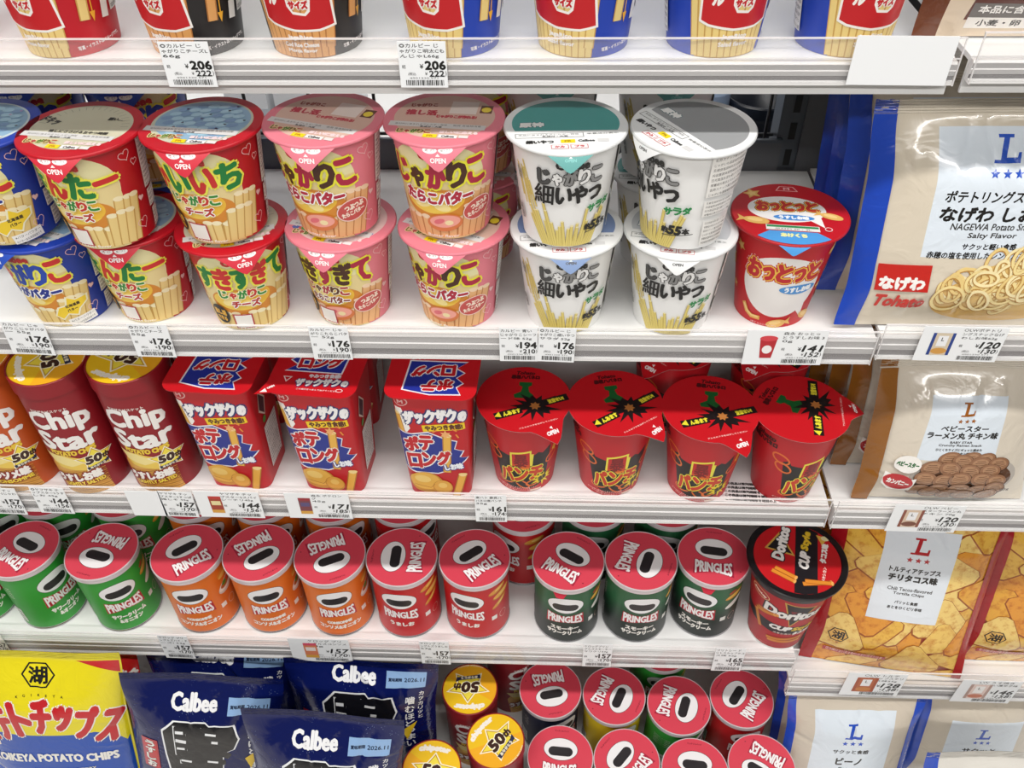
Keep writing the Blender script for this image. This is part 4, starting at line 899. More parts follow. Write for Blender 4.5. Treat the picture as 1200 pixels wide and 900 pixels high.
def herb_food(cv):
    cv.disc(40, 68, 12, 4, '#D9962E', 14); cv.disc(40, 69, 10, 3, '#EFC25A', 14); cv.disc(42, 54, 13, 4.5, '#EFEDE6', 28); cv.disc(36, 75, 5, 2.2, '#B8452A', 20); cv.disc(46, 77, 6, 2, '#4C8A34', -20)
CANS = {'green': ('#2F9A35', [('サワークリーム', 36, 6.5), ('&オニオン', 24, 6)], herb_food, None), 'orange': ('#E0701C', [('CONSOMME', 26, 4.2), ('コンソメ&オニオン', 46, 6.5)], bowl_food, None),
        'red': ('#C4161E', [('うましお', 26, 6.5)], chips_food, None), 'smoky': ('#1F5E38', [('スモーキー', 30, 6.5), ('サワークリーム', 38, 6.5)], herb_food, True), 'yellow': ('#E3C21E', [('ハイ・チーズ!', 32, 6.5)], chips_food, None), 'navy': ('#1C2440', [('うす塩', 22, 6.5)], chips_food, None)}
def can_lid():
    cv = Cv(); cv.disc(0, 0, 36.4, 36.4, '#D84456', n=72); emblem(cv, 0, 9, 39, '#A8203C')
    cv.text('ワンダフルパック', 0, 30.5, 16, 1.9, '#7A1A2C', .08, nb=4); cv.disc(27, -16, .7, .7, '#7A1A2C', n=8)
    s = Soup().canvas(cv, flat(.2)); return s.mesh('film')
def can_cap():
    m = M('#D2C6C9', .22, 0, .3); s = Soup(); s.lathe([(35.4, -7), (37.0, -6.6), (37.0, -3.2), (36.6, -2.6), (37.5, -1.6), (37.5, .2), (37.1, .75), (36.5, .75), (36.4, .1), (0, .1)], m); return s.mesh('lid')
def can_tabm(): return tab_mesh(36.0, 16, 10, .2, 0, '#CC2840', None, .5)
cl = (can_cap(), can_lid(), can_tabm())
def can(kind, x, y, z, rz, lrz, label, g, tab=None):
    ps = [('body', cached(('pb', kind), lambda: can_body(*CANS[kind]))), ('lid', cl[0], {'rz': lrz - rz, 'loc': (0, 0, PH), 'label': 'clear plastic lid over a red seal', 'sub': [('seal', cl[1])]})]
    if tab is not None: ps.append(('pull_tab', cl[2], {'rz': tab, 'loc': (0, 0, PH - 8)}))
    put('short_can', label, 'snack can', (x, y, z), ps, rz, g)
GP = 'short cans with red lids on the fourth shelf'
can('green', -551, 49, S4, 62, -25, 'green can with its side and barcode turned forward, left edge of the shelf', GP)
can('green', -465, 48, S4, 32, 165, 'green can facing front with upside-down lid, left of the orange cans', GP)
can('green', -630, 50, S4, 45, 30, 'green can mostly cut off by the left edge of the photo', GP)
can('orange', -374, 48.4, S4, 8, 38, 'orange can, leftmost of three, lid name running uphill', GP)
can('orange', -298.5, 50.5, S4, 16, -143, 'orange can in the middle of three, lid turned over', GP)
can('orange', -222.5, 48.5, S4, 10, -155, 'orange can, rightmost of three, next to the red cans', GP)
can('red', -147, 48.7, S4, -4, 90, 'red can whose lid name runs straight up, next to the orange cans', GP)
can('red', -71, 49, S4, -14, 38, 'red can whose lid name runs uphill, in the front row', GP)
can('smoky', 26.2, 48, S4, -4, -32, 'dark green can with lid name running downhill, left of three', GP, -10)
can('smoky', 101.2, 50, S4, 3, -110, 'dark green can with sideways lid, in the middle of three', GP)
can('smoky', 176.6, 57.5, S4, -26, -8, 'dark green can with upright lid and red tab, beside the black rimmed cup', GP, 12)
GQ = 'short cans in the shaded second row'
for k, x, y, r, lr, l in (('green', -632, 128, 40, 20, 'green can in the second row at the far left edge'), ('green', -556, 129, 30, 50, 'green can in the second row behind the barcode side can'), ('green', -472, 129, 15, 120, 'green can in the second row behind the front facing green can'),
                     ('orange', -390, 128, 30, 70, 'orange can in the second row behind the leftmost orange can'), ('orange', -312, 128, 30, 70, 'orange can in the second row behind the middle orange can'), ('orange', -234, 128, 40, 70, 'orange can in the second row behind the rightmost orange can'),
                     ('red', -156, 128, 55, 0, 'red can in the second row behind the red can with vertical lid name'), ('red', -22, 120, -38, 200, 'red can set back in the gap between red and dark green cans'), 
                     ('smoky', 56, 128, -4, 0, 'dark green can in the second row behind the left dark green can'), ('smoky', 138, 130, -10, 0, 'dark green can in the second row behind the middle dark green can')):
    can(k, x, y, S4, r, lr, l, GQ)
GR = 'short cans with red lids on the bottom shelf'
for k, x, y, r, lr, l in (('navy', 11, 33, 30, 192, 'bottom shelf navy can with upside-down lid, left end of the back row'), ('yellow', 87, 27.5, 20, -115, 'bottom shelf yellow can with sideways lid in the back row'), ('green', 163, 17.5, 60, -110, 'bottom shelf green can with sideways lid in the back row'), ('red', 238, 28, 10, 55, 'bottom shelf red can with lid name running uphill, by the blue bag edge'),
                     ('navy', 22.5, -49, 10, -4, 'bottom shelf can with upright lid, next to the yellow lids'), ('red', 97.5, -51, 0, 50, 'bottom shelf can with tilted lid in the front row, second from the left'), ('green', 173, -60, 0, -5, 'bottom shelf can with upright lid, lowest in the front row'), ('red', 248, -53, 0, 147, 'bottom shelf can with upside-down lid at the right end of the front row'),
                     ('green', 150, 97, 0, 0, 'green can in the shade behind the bottom shelf back row'),):
    can(k, x, y, S5, r, lr, l, GR)

# ---------------------------------------------------------------- red cup with black rim
def dor_body():
    rb, rt_, h = 28.8, 43, 119; cv = body_cv(rb, rt_, h, '#B51420'); 
    cv.poly([(-60, 64), (-34, 54), (60, 50), (60, 38), (-6, 34), (-36, 40), (-60, 50)], '#17131A')
    cv.poly([(-6, 100), (26, 92), (6, 52)], '#C9A24A'); cv.poly([(-4, 98), (23.5, 91.3), (6, 55)], '#17131A'); cv.poly([(2, 86), (14, 84), (6, 66)], '#7A1018')
    cv.text('Doritos', 6, 78, 56, 15, '#F3F1EE', 1.1, out=[('#17131A', 1.6)], rot=0, sh=.1, arc=-2)
    cv.text('CUP', -2, 47, 22, 8, '#F3F1EE', .9, sh=.25); cv.text('Style', 24, 46, 26, 9, '#E2BE2E', .8, sh=.25)
    cv.text('メキシカン', 2, 36.5, 20, 3, '#F0D8D0', .2, nb=4); cv.text('タコス味', 25, 37, 22, 6, '#F4F0EC', .6, sh=.15)
    for x, y, l, a in ((-30, 66, 22, 78), (-32, 62, 22, 70), (-24, 34, 26, -18), (-14, 22, 40, 84), (-12, 18, 38, 88)):
        cv.stick(x, y, l, 5.5, a, '#D9862E', '#E7A050', '#A8541A')
    cv.disc(-30, 93, 11, 6.5, '#F0D9A0', rot=-8); cv.disc(-30, 93, 10.2, 5.7, '#B51420', rot=-8); cv.text('FritoLay', -30, 92, 15, 3.6, '#F4EBD8', .35, rot=-8)
    cv.rect(-200, 0, 200, 3, '#EDEAE6'); cv.text('本品はスナック菓子です', -24, 6, 26, 1.6, '#F0C8C0'); cv.info(58, 10, 96, 100, 18)
    clampv(cv, h); f, S = wrap(rb, rt_, h); s = Soup().canvas(cv, f, S); s.lathe([(0, 1.5), (rb * .9, 1.5), (rb * .93, 0), (rb, 0)], '#EDEAE6'); return s.mesh('body')
def dor_lid():
    r = 49.5; bl = M('#161417', .3); s = Soup(); s.lathe([(43, -12), (45.5, -11.5), (46.5, -3), (48.6, -2.6), (r, -1.6), (r, .6), (48.6, 1.6), (43.5, 1.4), (43, .4), (0, .4)], bl, smooth=False)
    cv = Cv(); cv.disc(0, 0, 42.6, 42.6, '#C2141E', n=72)
    cv.poly([(9 - 0, 42), (20, 37), (20, -38), (8, -42), (-2, -42.2), (-2, 42)], '#17131A')
    # lettering on the lid reads upward
    cv.poly([(-32, 6), (-2, 2), (-18, 30)], '#C9A24A'); cv.poly([(-29, 7.5), (-5, 4.4), (-18, 26)], '#17131A')
    cv.text('Doritos', -16, 16, 42, 10.5, '#F3F1EE', .9, out=[('#17131A', 1.3)], rot=82, sh=.1)
    cv.text('CUP', 7, -1, 20, 9, '#F3F1EE', .9, rot=84, sh=.2); cv.text('Style', 9, 24, 24, 8.5, '#E2BE2E', .7, rot=84, sh=.2)
    cv.text('タコス味', 26, 12, 24, 6, '#F4F0EC', .6, rot=84); cv.text('メキシカン', 26, -14, 18, 3.2, '#F0D8D0', .2, rot=84, nb=4)
    for x, y, l, a in ((-21, -16, 22, 112), (-24, -20, 24, 112), (6, -30, 28, 74), (8, -26, 26, 84)): cv.stick(x, y, l, 5, a, '#E08E2E', '#EDB060', '#A8541A')
    cv.poly([(18, 34), (30, 32), (24, 22)], '#E0B04A'); cv.disc(27, 31, 4, 3, '#E8E0B0')
    s.canvas(cv, flat(.5)); return s.mesh('lid')
put('snack_cup', 'large red cup with black rim standing beside the tortilla chip bag', 'snack cup', (254, 40, S4), [('body', dor_body()), ('lid', dor_lid(), {'loc': (0, 0, 121), 'label': 'red lid in a black rim'})], -12)
# ---------------------------------------------------------------- pillow bags
def F(h, kind='film', rough=.24): return M(h, rough, 0, .55, kind)
class BagCv(Cv):
    def mi(s, m): return Cv.mi(s, F(m) if isinstance(m, str) else m)
def sm(x): x = np.clip(x, 0, 1); return x * x * (3 - 2 * x)
STEP = 3.2
def bag_shape(W, H, T, seed, n=16, amp=1.6):
    rd = random.Random(seed); cr = []
    for i in range(n):
        topc = i % 3 != 0
        u0 = rd.uniform(-.46, .46) * W; v0 = H * (rd.uniform(.86, .97) if topc else rd.uniform(.03, .16)); a = math.radians((-90 if topc else 90) + rd.uniform(-48, 48))
        cr.append((u0, v0, math.cos(a), math.sin(a), rd.uniform(.12, .34) * H, rd.uniform(1.6, 4.2), amp * rd.uniform(-1, 1.1)))
    for i in range(n // 3):
        sd = rd.choice((-1, 1)); a = math.radians((180 if sd > 0 else 0) + rd.uniform(-40, 40))
        cr.append((sd * W * .48, rd.uniform(.15, .85) * H, math.cos(a), math.sin(a), rd.uniform(.12, .3) * W, rd.uniform(2, 5), amp * rd.uniform(-1, 1)))
    ph = rd.uniform(0, 6)
    def D(u, v, sg):
        a = np.clip(np.abs(u) / (W / 2), 0, 1); b = v / H
        p = sm((b + .015) / .26) * sm((1.0 - b) / .3)
        d = T / 2 * p ** .7 * np.clip(1 - a ** 2.6, 0, 1) ** .8
        if sg > 0:
            for u0, v0, dx, dy, l, w, am in cr:
                t = (u - u0) * dx + (v - v0) * dy; q = -(u - u0) * dy + (v - v0) * dx
                d = d + am * np.exp(-(q / w) ** 2) * sm((t + l * .15) / (l * .3)) * sm((l - t) / (l * .6)) * np.clip(1 - a ** 6, 0, 1) * sm(b / .12)
        wav = 1.6 * np.sin(u / W * 7 + ph) * sm((b - .75) / .25)
        return np.stack([u * (1 - .055 * p), -sg * d + wav, v - 0 * b], -1)
    nu = int(round(W / STEP)); nv = int(math.ceil(H / STEP))
    gu, gv = np.meshgrid(np.arange(nu + 2) * STEP - W / 2, np.arange(nv + 2) * STEP, indexing='ij')
    def mk(sg):
        e = .5
        gP = D(gu, gv, sg); N = np.cross(D(gu + e, gv, sg) - D(gu - e, gv, sg), D(gu, gv + e, sg) - D(gu, gv - e, sg))
        N /= np.maximum(np.linalg.norm(N, axis=-1, keepdims=True), 1e-9); N = N * np.where(sg * -N[..., 1:2] < 0, -1, 1)
        def f(u, v, L):
            # linear inside every triangle of the film's own grid, so that all printed layers follow the same folds
            x = (u + W / 2) / STEP; y = v / STEP; i = np.clip(np.floor(x + 1e-7).astype(int), 0, nu); j = np.clip(np.floor(y + 1e-7).astype(int), 0, nv)
            x = (x - i)[:, None]; y = (y - j)[:, None]; lo = x + y <= 1 + 1e-6
            def it(G): return np.where(lo, G[i, j] + x * (G[i + 1, j] - G[i, j]) + y * (G[i, j + 1] - G[i, j]), G[i + 1, j + 1] + (1 - x) * (G[i, j + 1] - G[i + 1, j + 1]) + (1 - y) * (G[i + 1, j] - G[i + 1, j + 1]))
            n = it(N); n /= np.linalg.norm(n, axis=1, keepdims=True)
            return it(gP) + n * L[:, None], n
        return f
    return mk(1), mk(-1), D
def bag_mesh(key, W, H, T, base, draw, bands=(), seed=1, seal=None, back=None):
    f, fb, D = bag_shape(W, H, T, seed)
    cv = BagCv(); cv.rect(-W / 2, 0, W / 2, H, base)
    if draw: draw(cv)
    for x0, x1, c in bands: cv.rect(x0, 0, x1, H, c)
    # keep the print inside the outline
    for i, t in enumerate(cv.T): t[..., 0] = np.clip(t[..., 0], -W / 2, W / 2); t[..., 1] = np.clip(t[..., 1], 0, H)
    cu = np.arange(0, W + STEP, STEP) - W / 2; cw = np.arange(0, H + STEP, STEP); cdg = np.arange(0, W + H + STEP, STEP) - W / 2
    s = Soup().canvas(cv, f, cu, cw, cdg)
    bk = BagCv(); bk.rect(-W / 2, 0, W / 2, H, back or base); s.canvas(bk, fb, cu, cw, cdg)
    body = s.mesh('film')
    sc = BagCv(); sc.rect(-W / 2, H, W / 2, H + 9, seal or base)
    for x0, x1, c in bands: sc.rect(x0, H, x1, H + 9, c)
    def g(sg):
        def q(u, v, L):
            P = D(u, np.full_like(u, H), 1); k = (v - H) / .9; r = .22 * np.sin(k * math.pi); P[:, 1] += r - sg * (.12 + L); P[:, 2] = v
            n = np.stack([u * 0, np.full_like(u, -1.0) * sg, sg * -.77 * np.cos(k * math.pi)], 1); return P, n
        return q
    s2 = Soup().canvas(sc, g(1), cu, np.arange(H, H + 9.1, .45)); sc2 = BagCv(); sc2.rect(-W / 2, H, W / 2, H + 9, back or base); s2.canvas(sc2, g(-1), cu, np.arange(H, H + 9.1, .9))
    return body, s2.mesh('top_seal')
def bag(me, x, y, z, label, g=None, lean=12, rz=0, ry=0):
    t = thing('snack_bag', label, 'snack bag', (x, y, z + .8 + 84 * abs(math.sin(math.radians(ry)))), rz, g, -lean, ry)
    part('film', me[0], t); part('top_seal', me[1], t)
    return t
def shifted(fn, dy):
    def g(cv):
        n = len(cv.T); fn(cv)
        for t in cv.T[n:]: t[..., 1] += dy
    return g
def Lmark(cv, x, y, h, c):
    w = h * .3
    cv.poly([(x - h * .42, y + h * .5), (x + h * .18, y + h * .5), (x + h * .18, y + h * .38), (x + h * .02, y + h * .38), (x - h * .08, y - h * .3), (x + h * .36, y - h * .3), (x + h * .40, y - h * .12), (x + h * .52, y - h * .12), (x + h * .48, y - h * .5), (x - h * .56, y - h * .5), (x - h * .54, y - h * .38), (x - h * .32, y - h * .38), (x - h * .2, y + h * .38), (x - h * .4, y + h * .38)], c)
    for k in (-1, 0, 1): cv.star(x + k * h * .48, y - h * .88, h * .2, c)
CREAM = '#D6CBB8'; PANEL = '#DCE5EE'; INK = '#23211F'
def nagewa(cv):
    rd = random.Random(3)
    cv.rect(-46, 46, 46, 132, PANEL); Lmark(cv, 0, 119, 17, '#2350B8')
    cv.text('ポテトリングスナック', 0, 89, 76, 8, INK, .25, sh=.12); cv.text('なげわ しお味', 0, 77, 78, 10, INK, .5, sh=.12)
    cv.text('NAGEWA Potato Snack', 0, 68.5, 60, 4.6, '#3A3836', .12, sh=.15); cv.text('Salty Flavor', 0, 62, 34, 4.6, '#3A3836', .12, sh=.15)
    cv.text('サクッと軽い食感', 0, 54.5, 38, 4.4, INK, .15, sh=.1); cv.text('赤穂の塩を使用したシンプルな味わい', 0, 48, 84, 4.8, INK, .15, sh=.1)
    # a heap of pale yellow rings
    cv.disc(28, 16, 58, 22, '#D9B068', rot=4); cv.disc(30, 24, 44, 20, '#DDB76E'); cv.disc(35, 28, 24, 12, '#D9B068')
    for i in range(50):
        a = rd.uniform(0, 6.28); q = rd.random() ** .5; x = 28 + 52 * q * math.cos(a); y = 20 + 20 * q * math.sin(a) + max(0, 8 - abs(x - 30) * .2)
        r = rd.uniform(8.5, 13); ry = r * rd.uniform(.55, .95); ro = rd.uniform(0, 180)
        if y - ry < 1: continue
        cv.ring(x, y, r, ry, 2.9, '#B98A48', ro, n=20); cv.ring(x + .2, y + .4, r - .2, ry - .3, 2.1, rd.choice(('#EFD998', '#F4E4B0', '#E8CB86')), ro, n=20)
    cv.rect(-72, 20, -36, 40, '#C32A22', rot=2); cv.text('なげわ', -54, 26, 30, 9, '#F4F0EC', .7, rot=2); cv.text('Tohato', -52, 12, 34, 9, '#C32A22', .6, sh=.2, rot=2)
    cv.disc(74, 16, 9, 10, '#8E98A8'); 
    for i in range(5): cv.text('調理例のイメージです', 74, 21 - i * 2.5, 14, 1.6, '#E8ECF0')
nag = bag_mesh('n', 178, 152, 33, CREAM, shifted(nagewa, 12), [(-89, -74, '#1F46B4'), (74, 89, '#1F46B4')], 4)
GN = 'cream bags with blue edges on the second shelf'
bag(nag, 300, 13, T2, 'large cream bag with blue edge and ring snacks, frontmost of its row', GN, 13)
bag(nag, 296, 56, T2, 'cream bag with blue edge, second from the front of its row', GN, 13)
bag(nag, 299, 98, T2, 'cream bag with blue edge, third from the front of its row', GN, 13)
bag(nag, 303, 141, T2, 'cream bag with blue edge in the shade, rearmost of its row', GN, 13)
def ramen(cv):
    rd = random.Random(5)
    cv.poly([(-34, 40), (-31, 101), (31, 101), (34, 40)], PANEL); Lmark(cv, 0, 90, 12, '#9A5A1E')
    cv.text('ベビースター', 0, 72.5, 40, 5.4, INK, .25, sh=.08); cv.text('ラーメン丸 チキン味', 0, 65.5, 60, 6.2, INK, .35, sh=.08)
    cv.text('BABY STAR', 0, 59, 19, 2.2, '#3A3836', .1); cv.text('Crunchy Ramen Snack', 0, 55.8, 37, 2.8, '#3A3836', .1); cv.text('ひとくちサイズにギュッと固めた', 0, 51.5, 40, 2.6, INK, .1); cv.text('人気のチキン味', 0, 48, 20, 2.4, INK, .1)
    cv.disc(12, 22, 48, 24, '#B7AFA6'); cv.disc(12, 20, 44, 20, '#5A3A26')
    for r, (yy, n, x0) in enumerate(((41, 3, -6), (38, 3, 6), (31, 4, -18), (20, 5, -24), (9, 5, -22), (4, 4, -14))):
        for i in range(n):
            x = x0 + i * 16.5 + rd.uniform(-2, 2); y = yy + rd.uniform(-2, 2); a = rd.uniform(-20, 20)
            cv.disc(x, y, 10.4, 7.6, '#4E3120', a, n=20); cv.disc(x - .2, y + .5, 9.8, 7, '#94694C', a, n=20); cv.disc(x, y + .8, 7.4, 4.8, '#AD8260', a, n=16)
            for k in range(4): cv.line([(x - 6.5 + k, y - 2.6 + k * 1.9), (x, y - 3 + k * 2), (x + 6.5 - k, y - 1.6 + k * 1.7)], .55, '#6B4630')
    cv.disc(-40, 36, 11, 9, '#F2EFEA'); cv.text('ベビースター', -40, 36, 18, 4.6, '#2A6A3A', .35, rot=-4); cv.poly([(-56, 26), (-38, 20), (-30, 22), (-32, 8), (-50, 8), (-57, 14)], '#F2EFEA'); cv.disc(-44, 17, 12.5, 8, '#B8242C', rot=-10); cv.text('カンパニー', -44, 17, 18, 4.6, '#F4F0EC', .35, rot=-8)
    cv.text('70g', 52, 8, 9, 3.4, '#3A3836', .1)
ram = bag_mesh('r', 148, 132, 32, '#D8CEBE', shifted(ramen, 10), [(-74, -60, '#8F5A1E')], 9)
GM = 'brown edged noodle snack bags on the third shelf'
bag(ram, 345, 17, T3, 'cream bag with brown edge and brown noodle rounds, frontmost of its row', GM, 12)
bag(ram, 336, 57, T3, 'cream bag with brown edge, second of its row behind the noodle rounds bag', GM, 12)
bag(ram, 332, 97, T3, 'cream bag with brown edge, third of its row behind the noodle rounds bag', GM, 12)
bag(ram, 326, 137, T3, 'cream bag with brown edge in the shade, rearmost of its row', GM, 12)
def choc(cv):
    cv.disc(0, 40, 50, 26, '#5A3222'); cv.rect(-34, 70, 34, 118, '#E4D8CC'); Lmark(cv, 0, 104, 13, '#6A3A1E')
brn = bag_mesh('b', 140, 130, 34, '#4A2418', choc, [(-70, -58, '#2E1610')], 12)
bag(brn, 490, 40, T3, 'dark brown bag at the right edge of the photo beside the noodle rounds bag', None, 12)
def tort(cv):
    rd = random.Random(8); cols = ['#EBB94C', '#E8A93A', '#F0C766', '#E59A34', '#F2D07A']
    cv.rect(-80, -24, 80, 214, '#8E2A18')
    pts = []
    for iy in range(-1, 7):
        for ix in range(5): pts.append((-72 + ix * 36 + (iy % 2) * 17 + rd.uniform(-9, 9), 10 + iy * 30 + rd.uniform(-9, 9)))
    rd.shuffle(pts)
    for x, y in pts:
        a0 = rd.uniform(0, 360); r = rd.uniform(27, 35); P = []
        for k in range(3):
            for da, q in ((-14, .93), (0, 1.0), (14, .93)):
                a = math.radians(a0 + k * 120 + da); P.append((x + r * q * math.cos(a), y + r * q * .92 * math.sin(a)))
        cv.poly([(x + (px_ - x) * 1.05, y + (py_ - y) * 1.05 - .8) for px_, py_ in P], '#9C4E18'); cv.poly(P, M(rd.choice(cols), .24, 0, .55, 'chip'))
    cv.poly([(-36, 66), (-36, 178), (38, 178), (38, 66)], '#E4EAF1'); Lmark(cv, 1, 161, 18, '#B5232A')
    cv.text('トルティアチップス', 1, 132, 52, 6.4, INK, .3); cv.text('チリタコス味', 1, 122, 50, 8.4, INK, .55)
    cv.text('Chili Tacos-flavored', 1, 108, 46, 4.2, '#3A3836', .12); cv.text('Tortilla Chips', 1, 102, 32, 4.2, '#3A3836', .12); cv.text('パリッと食感', 1, 91, 24, 4, INK, .15); cv.text('あとをひくピリ辛味', 1, 84, 36, 4, INK, .15)
    H = [(-57 + 11 * math.cos(math.radians(a)), 32 + 10.5 * math.sin(math.radians(a))) for a in range(0, 360, 60)]; cv.poly(H, '#23201E'); cv.poly([(-57 + (x + 57) * .88, 32 + (y - 32) * .88) for x, y in H], '#E2B25C'); cv.text('湖', -57, 32, 12, 11, '#1C1A18', .4)
    cv.rect(-66, 3, 0, 9, '#B43A3E'); 
    for i in range(2): cv.text('油で揚げています割れやすいのでご注意', -33, 7.5 - i * 2.5, 60, 1.7, '#F0C8B8', .06, nb=4)
tor = bag_mesh('t', 172, 236, 42, '#B5202A', shifted(tort, 17), [(-86, -72, '#A8151F'), (76, 86, '#A8151F')], 21)
GT = 'tortilla chip bags on the right'
bag(tor, 373, 22, T4, 'large tortilla chip bag with white label, standing next to the black rimmed cup', GT, 16, rz=-8)
bag(tor, 366, 113, T4, 'tortilla chip bag mostly hidden behind the large white labelled one', GT, 16)
bag(tor, 540, 34, T4, 'tortilla chip bag at the right edge of the photo', GT, 12)
def bean(cv):
    cv.rect(-46, 0, 46, 140, PANEL); Lmark(cv, 0, 116, 19, '#1F4CBC'); cv.text('サクッと食感', 0, 86, 42, 6, INK, .25); cv.text('ビーノ', 0, 70, 30, 11, INK, .6); cv.text('Beano', 0, 58, 20, 4, '#3A3836', .12)
    cv.disc(0, 24, 60, 20, '#9DB25A')
    for i in range(14): cv.disc(-48 + (i * 37) % 96, 12 + (i * 13) % 26, 11, 5, '#B4C46E', (i * 47) % 180)
bea = bag_mesh('e', 152, 152, 34, '#CFC4B4', bean, [(-76, -67, '#1F4CC0'), (66, 76, '#1F4CC0')], 31)
def plainbag(cv): cv.rect(-40, 0, 46, 108, PANEL); cv.text('サクッと', 2, 60, 40, 8, INK, .3); Lmark(cv, 2, 88, 16, '#1F4CBC')
pla = bag_mesh('f', 152, 158, 34, '#D2C8B8', plainbag, [(-76, -65, '#1F4CC0')], 33)
whb = bag_mesh('g', 152, 166, 34, '#E2DED6', plainbag, [(-76, -62, '#1F4CC0')], 37)
GE = 'cream bags with blue edges on the bottom shelf'
bag(bea, 355, -33, S5, 'cream bag with blue letter L panel, in front on the bottom shelf', GE, 14)
bag(bea, 353, 10, S5, 'cream bag hidden behind the front bottom bag, blue edge beside red lids', GE, 14)
bag(pla, 511, -8, S5, 'plain topped cream bag at the lower right, behind the glossy white topped bag', GE, 13)
bag(whb, 484, -104, S5, 'glossy white topped bag in the lower right corner, nearest the camera', GE, 13, ry=-1)
def kata(cv):
    cv.text('Calbee', -8, 172, 48, 18, '#F1F2F4', 1.0, sh=.08)
    cv.rect(28, 158, 72, 178, '#8FB2DC', rot=-2); cv.text('賞味期限', 38, 168, 15, 4, '#26344E', .2, rot=-2); cv.text('2026.11', 59, 167.5, 22, 4.6, '#26344E', .2, rot=-2)
    K = [(-44, 136), (-30, 150), (4, 150), (8, 146), (34, 146), (40, 128), (34, 112), (22, 106), (20, 66), (-38, 66), (-42, 100)]
    cv.poly([((x + 2) * 1.05 - 2, (y - 108) * 1.04 + 108) for x, y in K], '#EEF0F2'); cv.poly(K, '#15151A')
    cv.text('堅', -2, 108, 66, 74, '#EEF0F2', .2, out=()); cv.text('堅', -1, 108.5, 62, 70, '#15151A', 2.0, out=())
    for x, y, w, h in ((-25, 137, 9, 4), (-24, 124, 12, 5), (-25, 112, 9, 3.4), (10, 136, 12, 3), (14, 124, 7, 4), (-20, 92, 12, 3), (10, 92, 12, 3), (-20, 76, 13, 2.4), (10, 76, 13, 2.4)): cv.rect(x - w / 2, y - h / 2, x + w / 2, y + h / 2, '#EEF0F2', rot=(x * 7) % 14 - 7)
    cv.text('あげポテト', 0, 48, 60, 18, '#F1F2F4', 1.0)
    for i, ch in enumerate('噛むほどうまい'): cv.text(ch, 56, 142 - i * 12, 10, 9.5, '#F1F2F4', .3)
    for i, ch in enumerate('カッカリッと'): cv.text(ch, 68, 150 - i * 7, 5, 5, '#F1F2F4', .15)
    cv.poly([(46, 96), (64, 108), (52, 78)], '#E8C22A'); cv.rect(-72, 70, -52, 118, '#B01E28'); cv.rect(-70, 72, -54, 116, '#C2242C')
    for i, ch in enumerate('うすしお'): cv.text(ch, -62, 110 - i * 11, 11, 9, '#F4EFE8', .5, out=[('#1A1414', .5)])
NAVY = '#0B1652'
kat = bag_mesh('k', 170, 222, 44, M(NAVY, .16, 0, .2, 'sparkle'), shifted(kata, 26), (), 44, seal=M(NAVY, .16, 0, .2, 'film'), back=F(NAVY))
ka2 = bag_mesh('k2', 170, 206, 42, M(NAVY, .16, 0, .2, 'sparkle'), shifted(kata, 24), (), 47, seal=M(NAVY, .16, 0, .2, 'film'), back=F(NAVY))
GK = 'navy blue potato chip bags on the bottom shelf'
bag(kat, -384, -84, S5, 'navy blue bag in front, beside the yellow bag', GK, 12, 3, 7)
bag(kat, -234, -118, S5, 'navy blue bag in front, beside the yellow lidded cans', GK, 12, -2, 2)
bag(ka2, -374, -24, S5, 'navy blue bag in the second row, next to the red and yellow pack', GK, 11, 2, 4)
bag(ka2, -205, -36, S5, 'navy blue bag in the second row with date sticker, behind the front right one', GK, 9, 0, 2)
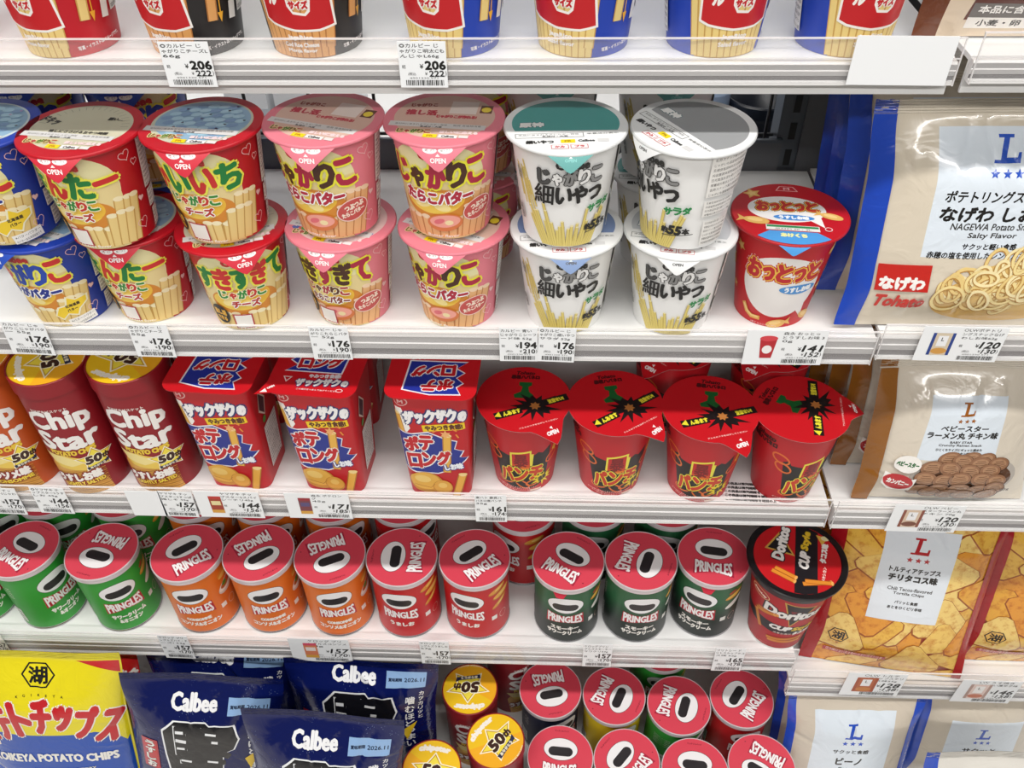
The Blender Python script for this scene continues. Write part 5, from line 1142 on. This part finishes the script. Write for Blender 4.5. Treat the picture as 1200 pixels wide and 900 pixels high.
def koike(cv):
    cv.rect(-84, -38, 84, 120, '#1C4FB0'); cv.poly([(-84, 98)] + [(84 * math.cos(math.radians(a)), 78 + 54 * math.sin(math.radians(a))) for a in range(165, 14, -10)] + [(84, 98), (84, 170), (-84, 170)], '#E9D91C')
    cv.poly([(40, 213), (84, 196), (84, 213)], '#C31F26')
    H = [(0 + 18 * math.cos(math.radians(a)), 196 + 15 * math.sin(math.radians(a))) for a in range(0, 360, 60)]; cv.poly(H, '#1B1B1B'); cv.poly([(x * .88, 196 + (y - 196) * .88) for x, y in H], '#E9D91C'); cv.text('湖', 0, 196, 19, 17, '#1B1B1B', .7)
    for i, ch in enumerate('KOIKEYA'): cv.text(ch, -24 + i * 8, 175 - abs(i - 3) ** 2 * .3, None, 2.6, '#1B1B1B', .1)
    rots = [22, 15, 8, 0, -6, -12, -20]; ys = [120, 134, 143, 147, 145, 136, 124]
    for mm, o in (('#F4F0E6', 4.2), ('#C4222A', 2.6)):
        for i, ch in enumerate('ポテトチップス'): cv.text(ch, -69 + i * 23, ys[i], 19 if ch != 'ッ' else 17, 44 if ch != 'ッ' else 32, mm, o, rot=rots[i])
    cv.text('KOIKEYA POTATO CHIPS', 0, 76, 140, 12, '#F2F0EA', .8, arc=8); cv.text('QUALITY AND HISTORY', 10, 63, 70, 4, '#E8E4C8', .2); cv.text('のり塩', 0, 30, 60, 22, '#F2F0EA', 1.2)
koi = bag_mesh('o', 172, 252, 46, '#E9D91C', shifted(koike, 37), (), 52)
bag(koi, -550, -84, S5, 'yellow bag with red arched lettering and blue lower half, bottom left corner', None, 12, 4, 5)
def serv(cv):
    cv.rect(-84, 0, 84, 120, '#E9D91C'); cv.text('サービスパック', 46, 186, 78, 17, '#F4F0EC', 1.1, rot=-20)
srv = bag_mesh('s', 172, 205, 44, '#C31F26', serv, (), 57)
bag(srv, -546, -28, S5, 'red and yellow bag with white lettering behind the yellow bag', None, 9, 2, 2)
def brownbag(cv):
    cv.rect(-88, 0, -74, 196, '#6B3A22'); cv.disc(0, 120, 60, 50, '#7A3A22'); cv.disc(10, 70, 60, 24, '#D8B488')
    cv.poly([(-62, 10), (-56, 64), (60, 66), (70, 30), (60, 12)], '#5A2418'); cv.text('Calbee', -30, 32, 50, 15, '#C3262C', .9, sh=.1)
    cv.disc(36, 36, 26, 14, '#D8BC90'); cv.rect(-60, 8, 84, 20, '#6A6460'); cv.text('本品に含まれているアレルギー物質', -4, 16.5, 104, 4.6, '#F0ECE8', .15); cv.rect(-60, 5, 84, 11.5, '#EDE8E2'); cv.text('小麦・卵・乳・大豆・豚肉・鶏肉', -6, 8.3, 96, 3.8, '#2A2826', .12)
bbg = bag_mesh('w', 176, 196, 40, '#D9C6AE', brownbag, (), 61)
bag(bbg, 304, 34, T1, 'brown and cream bag at the top right corner of the photo', None, 8)
bpy.data.objects.remove(FOB)
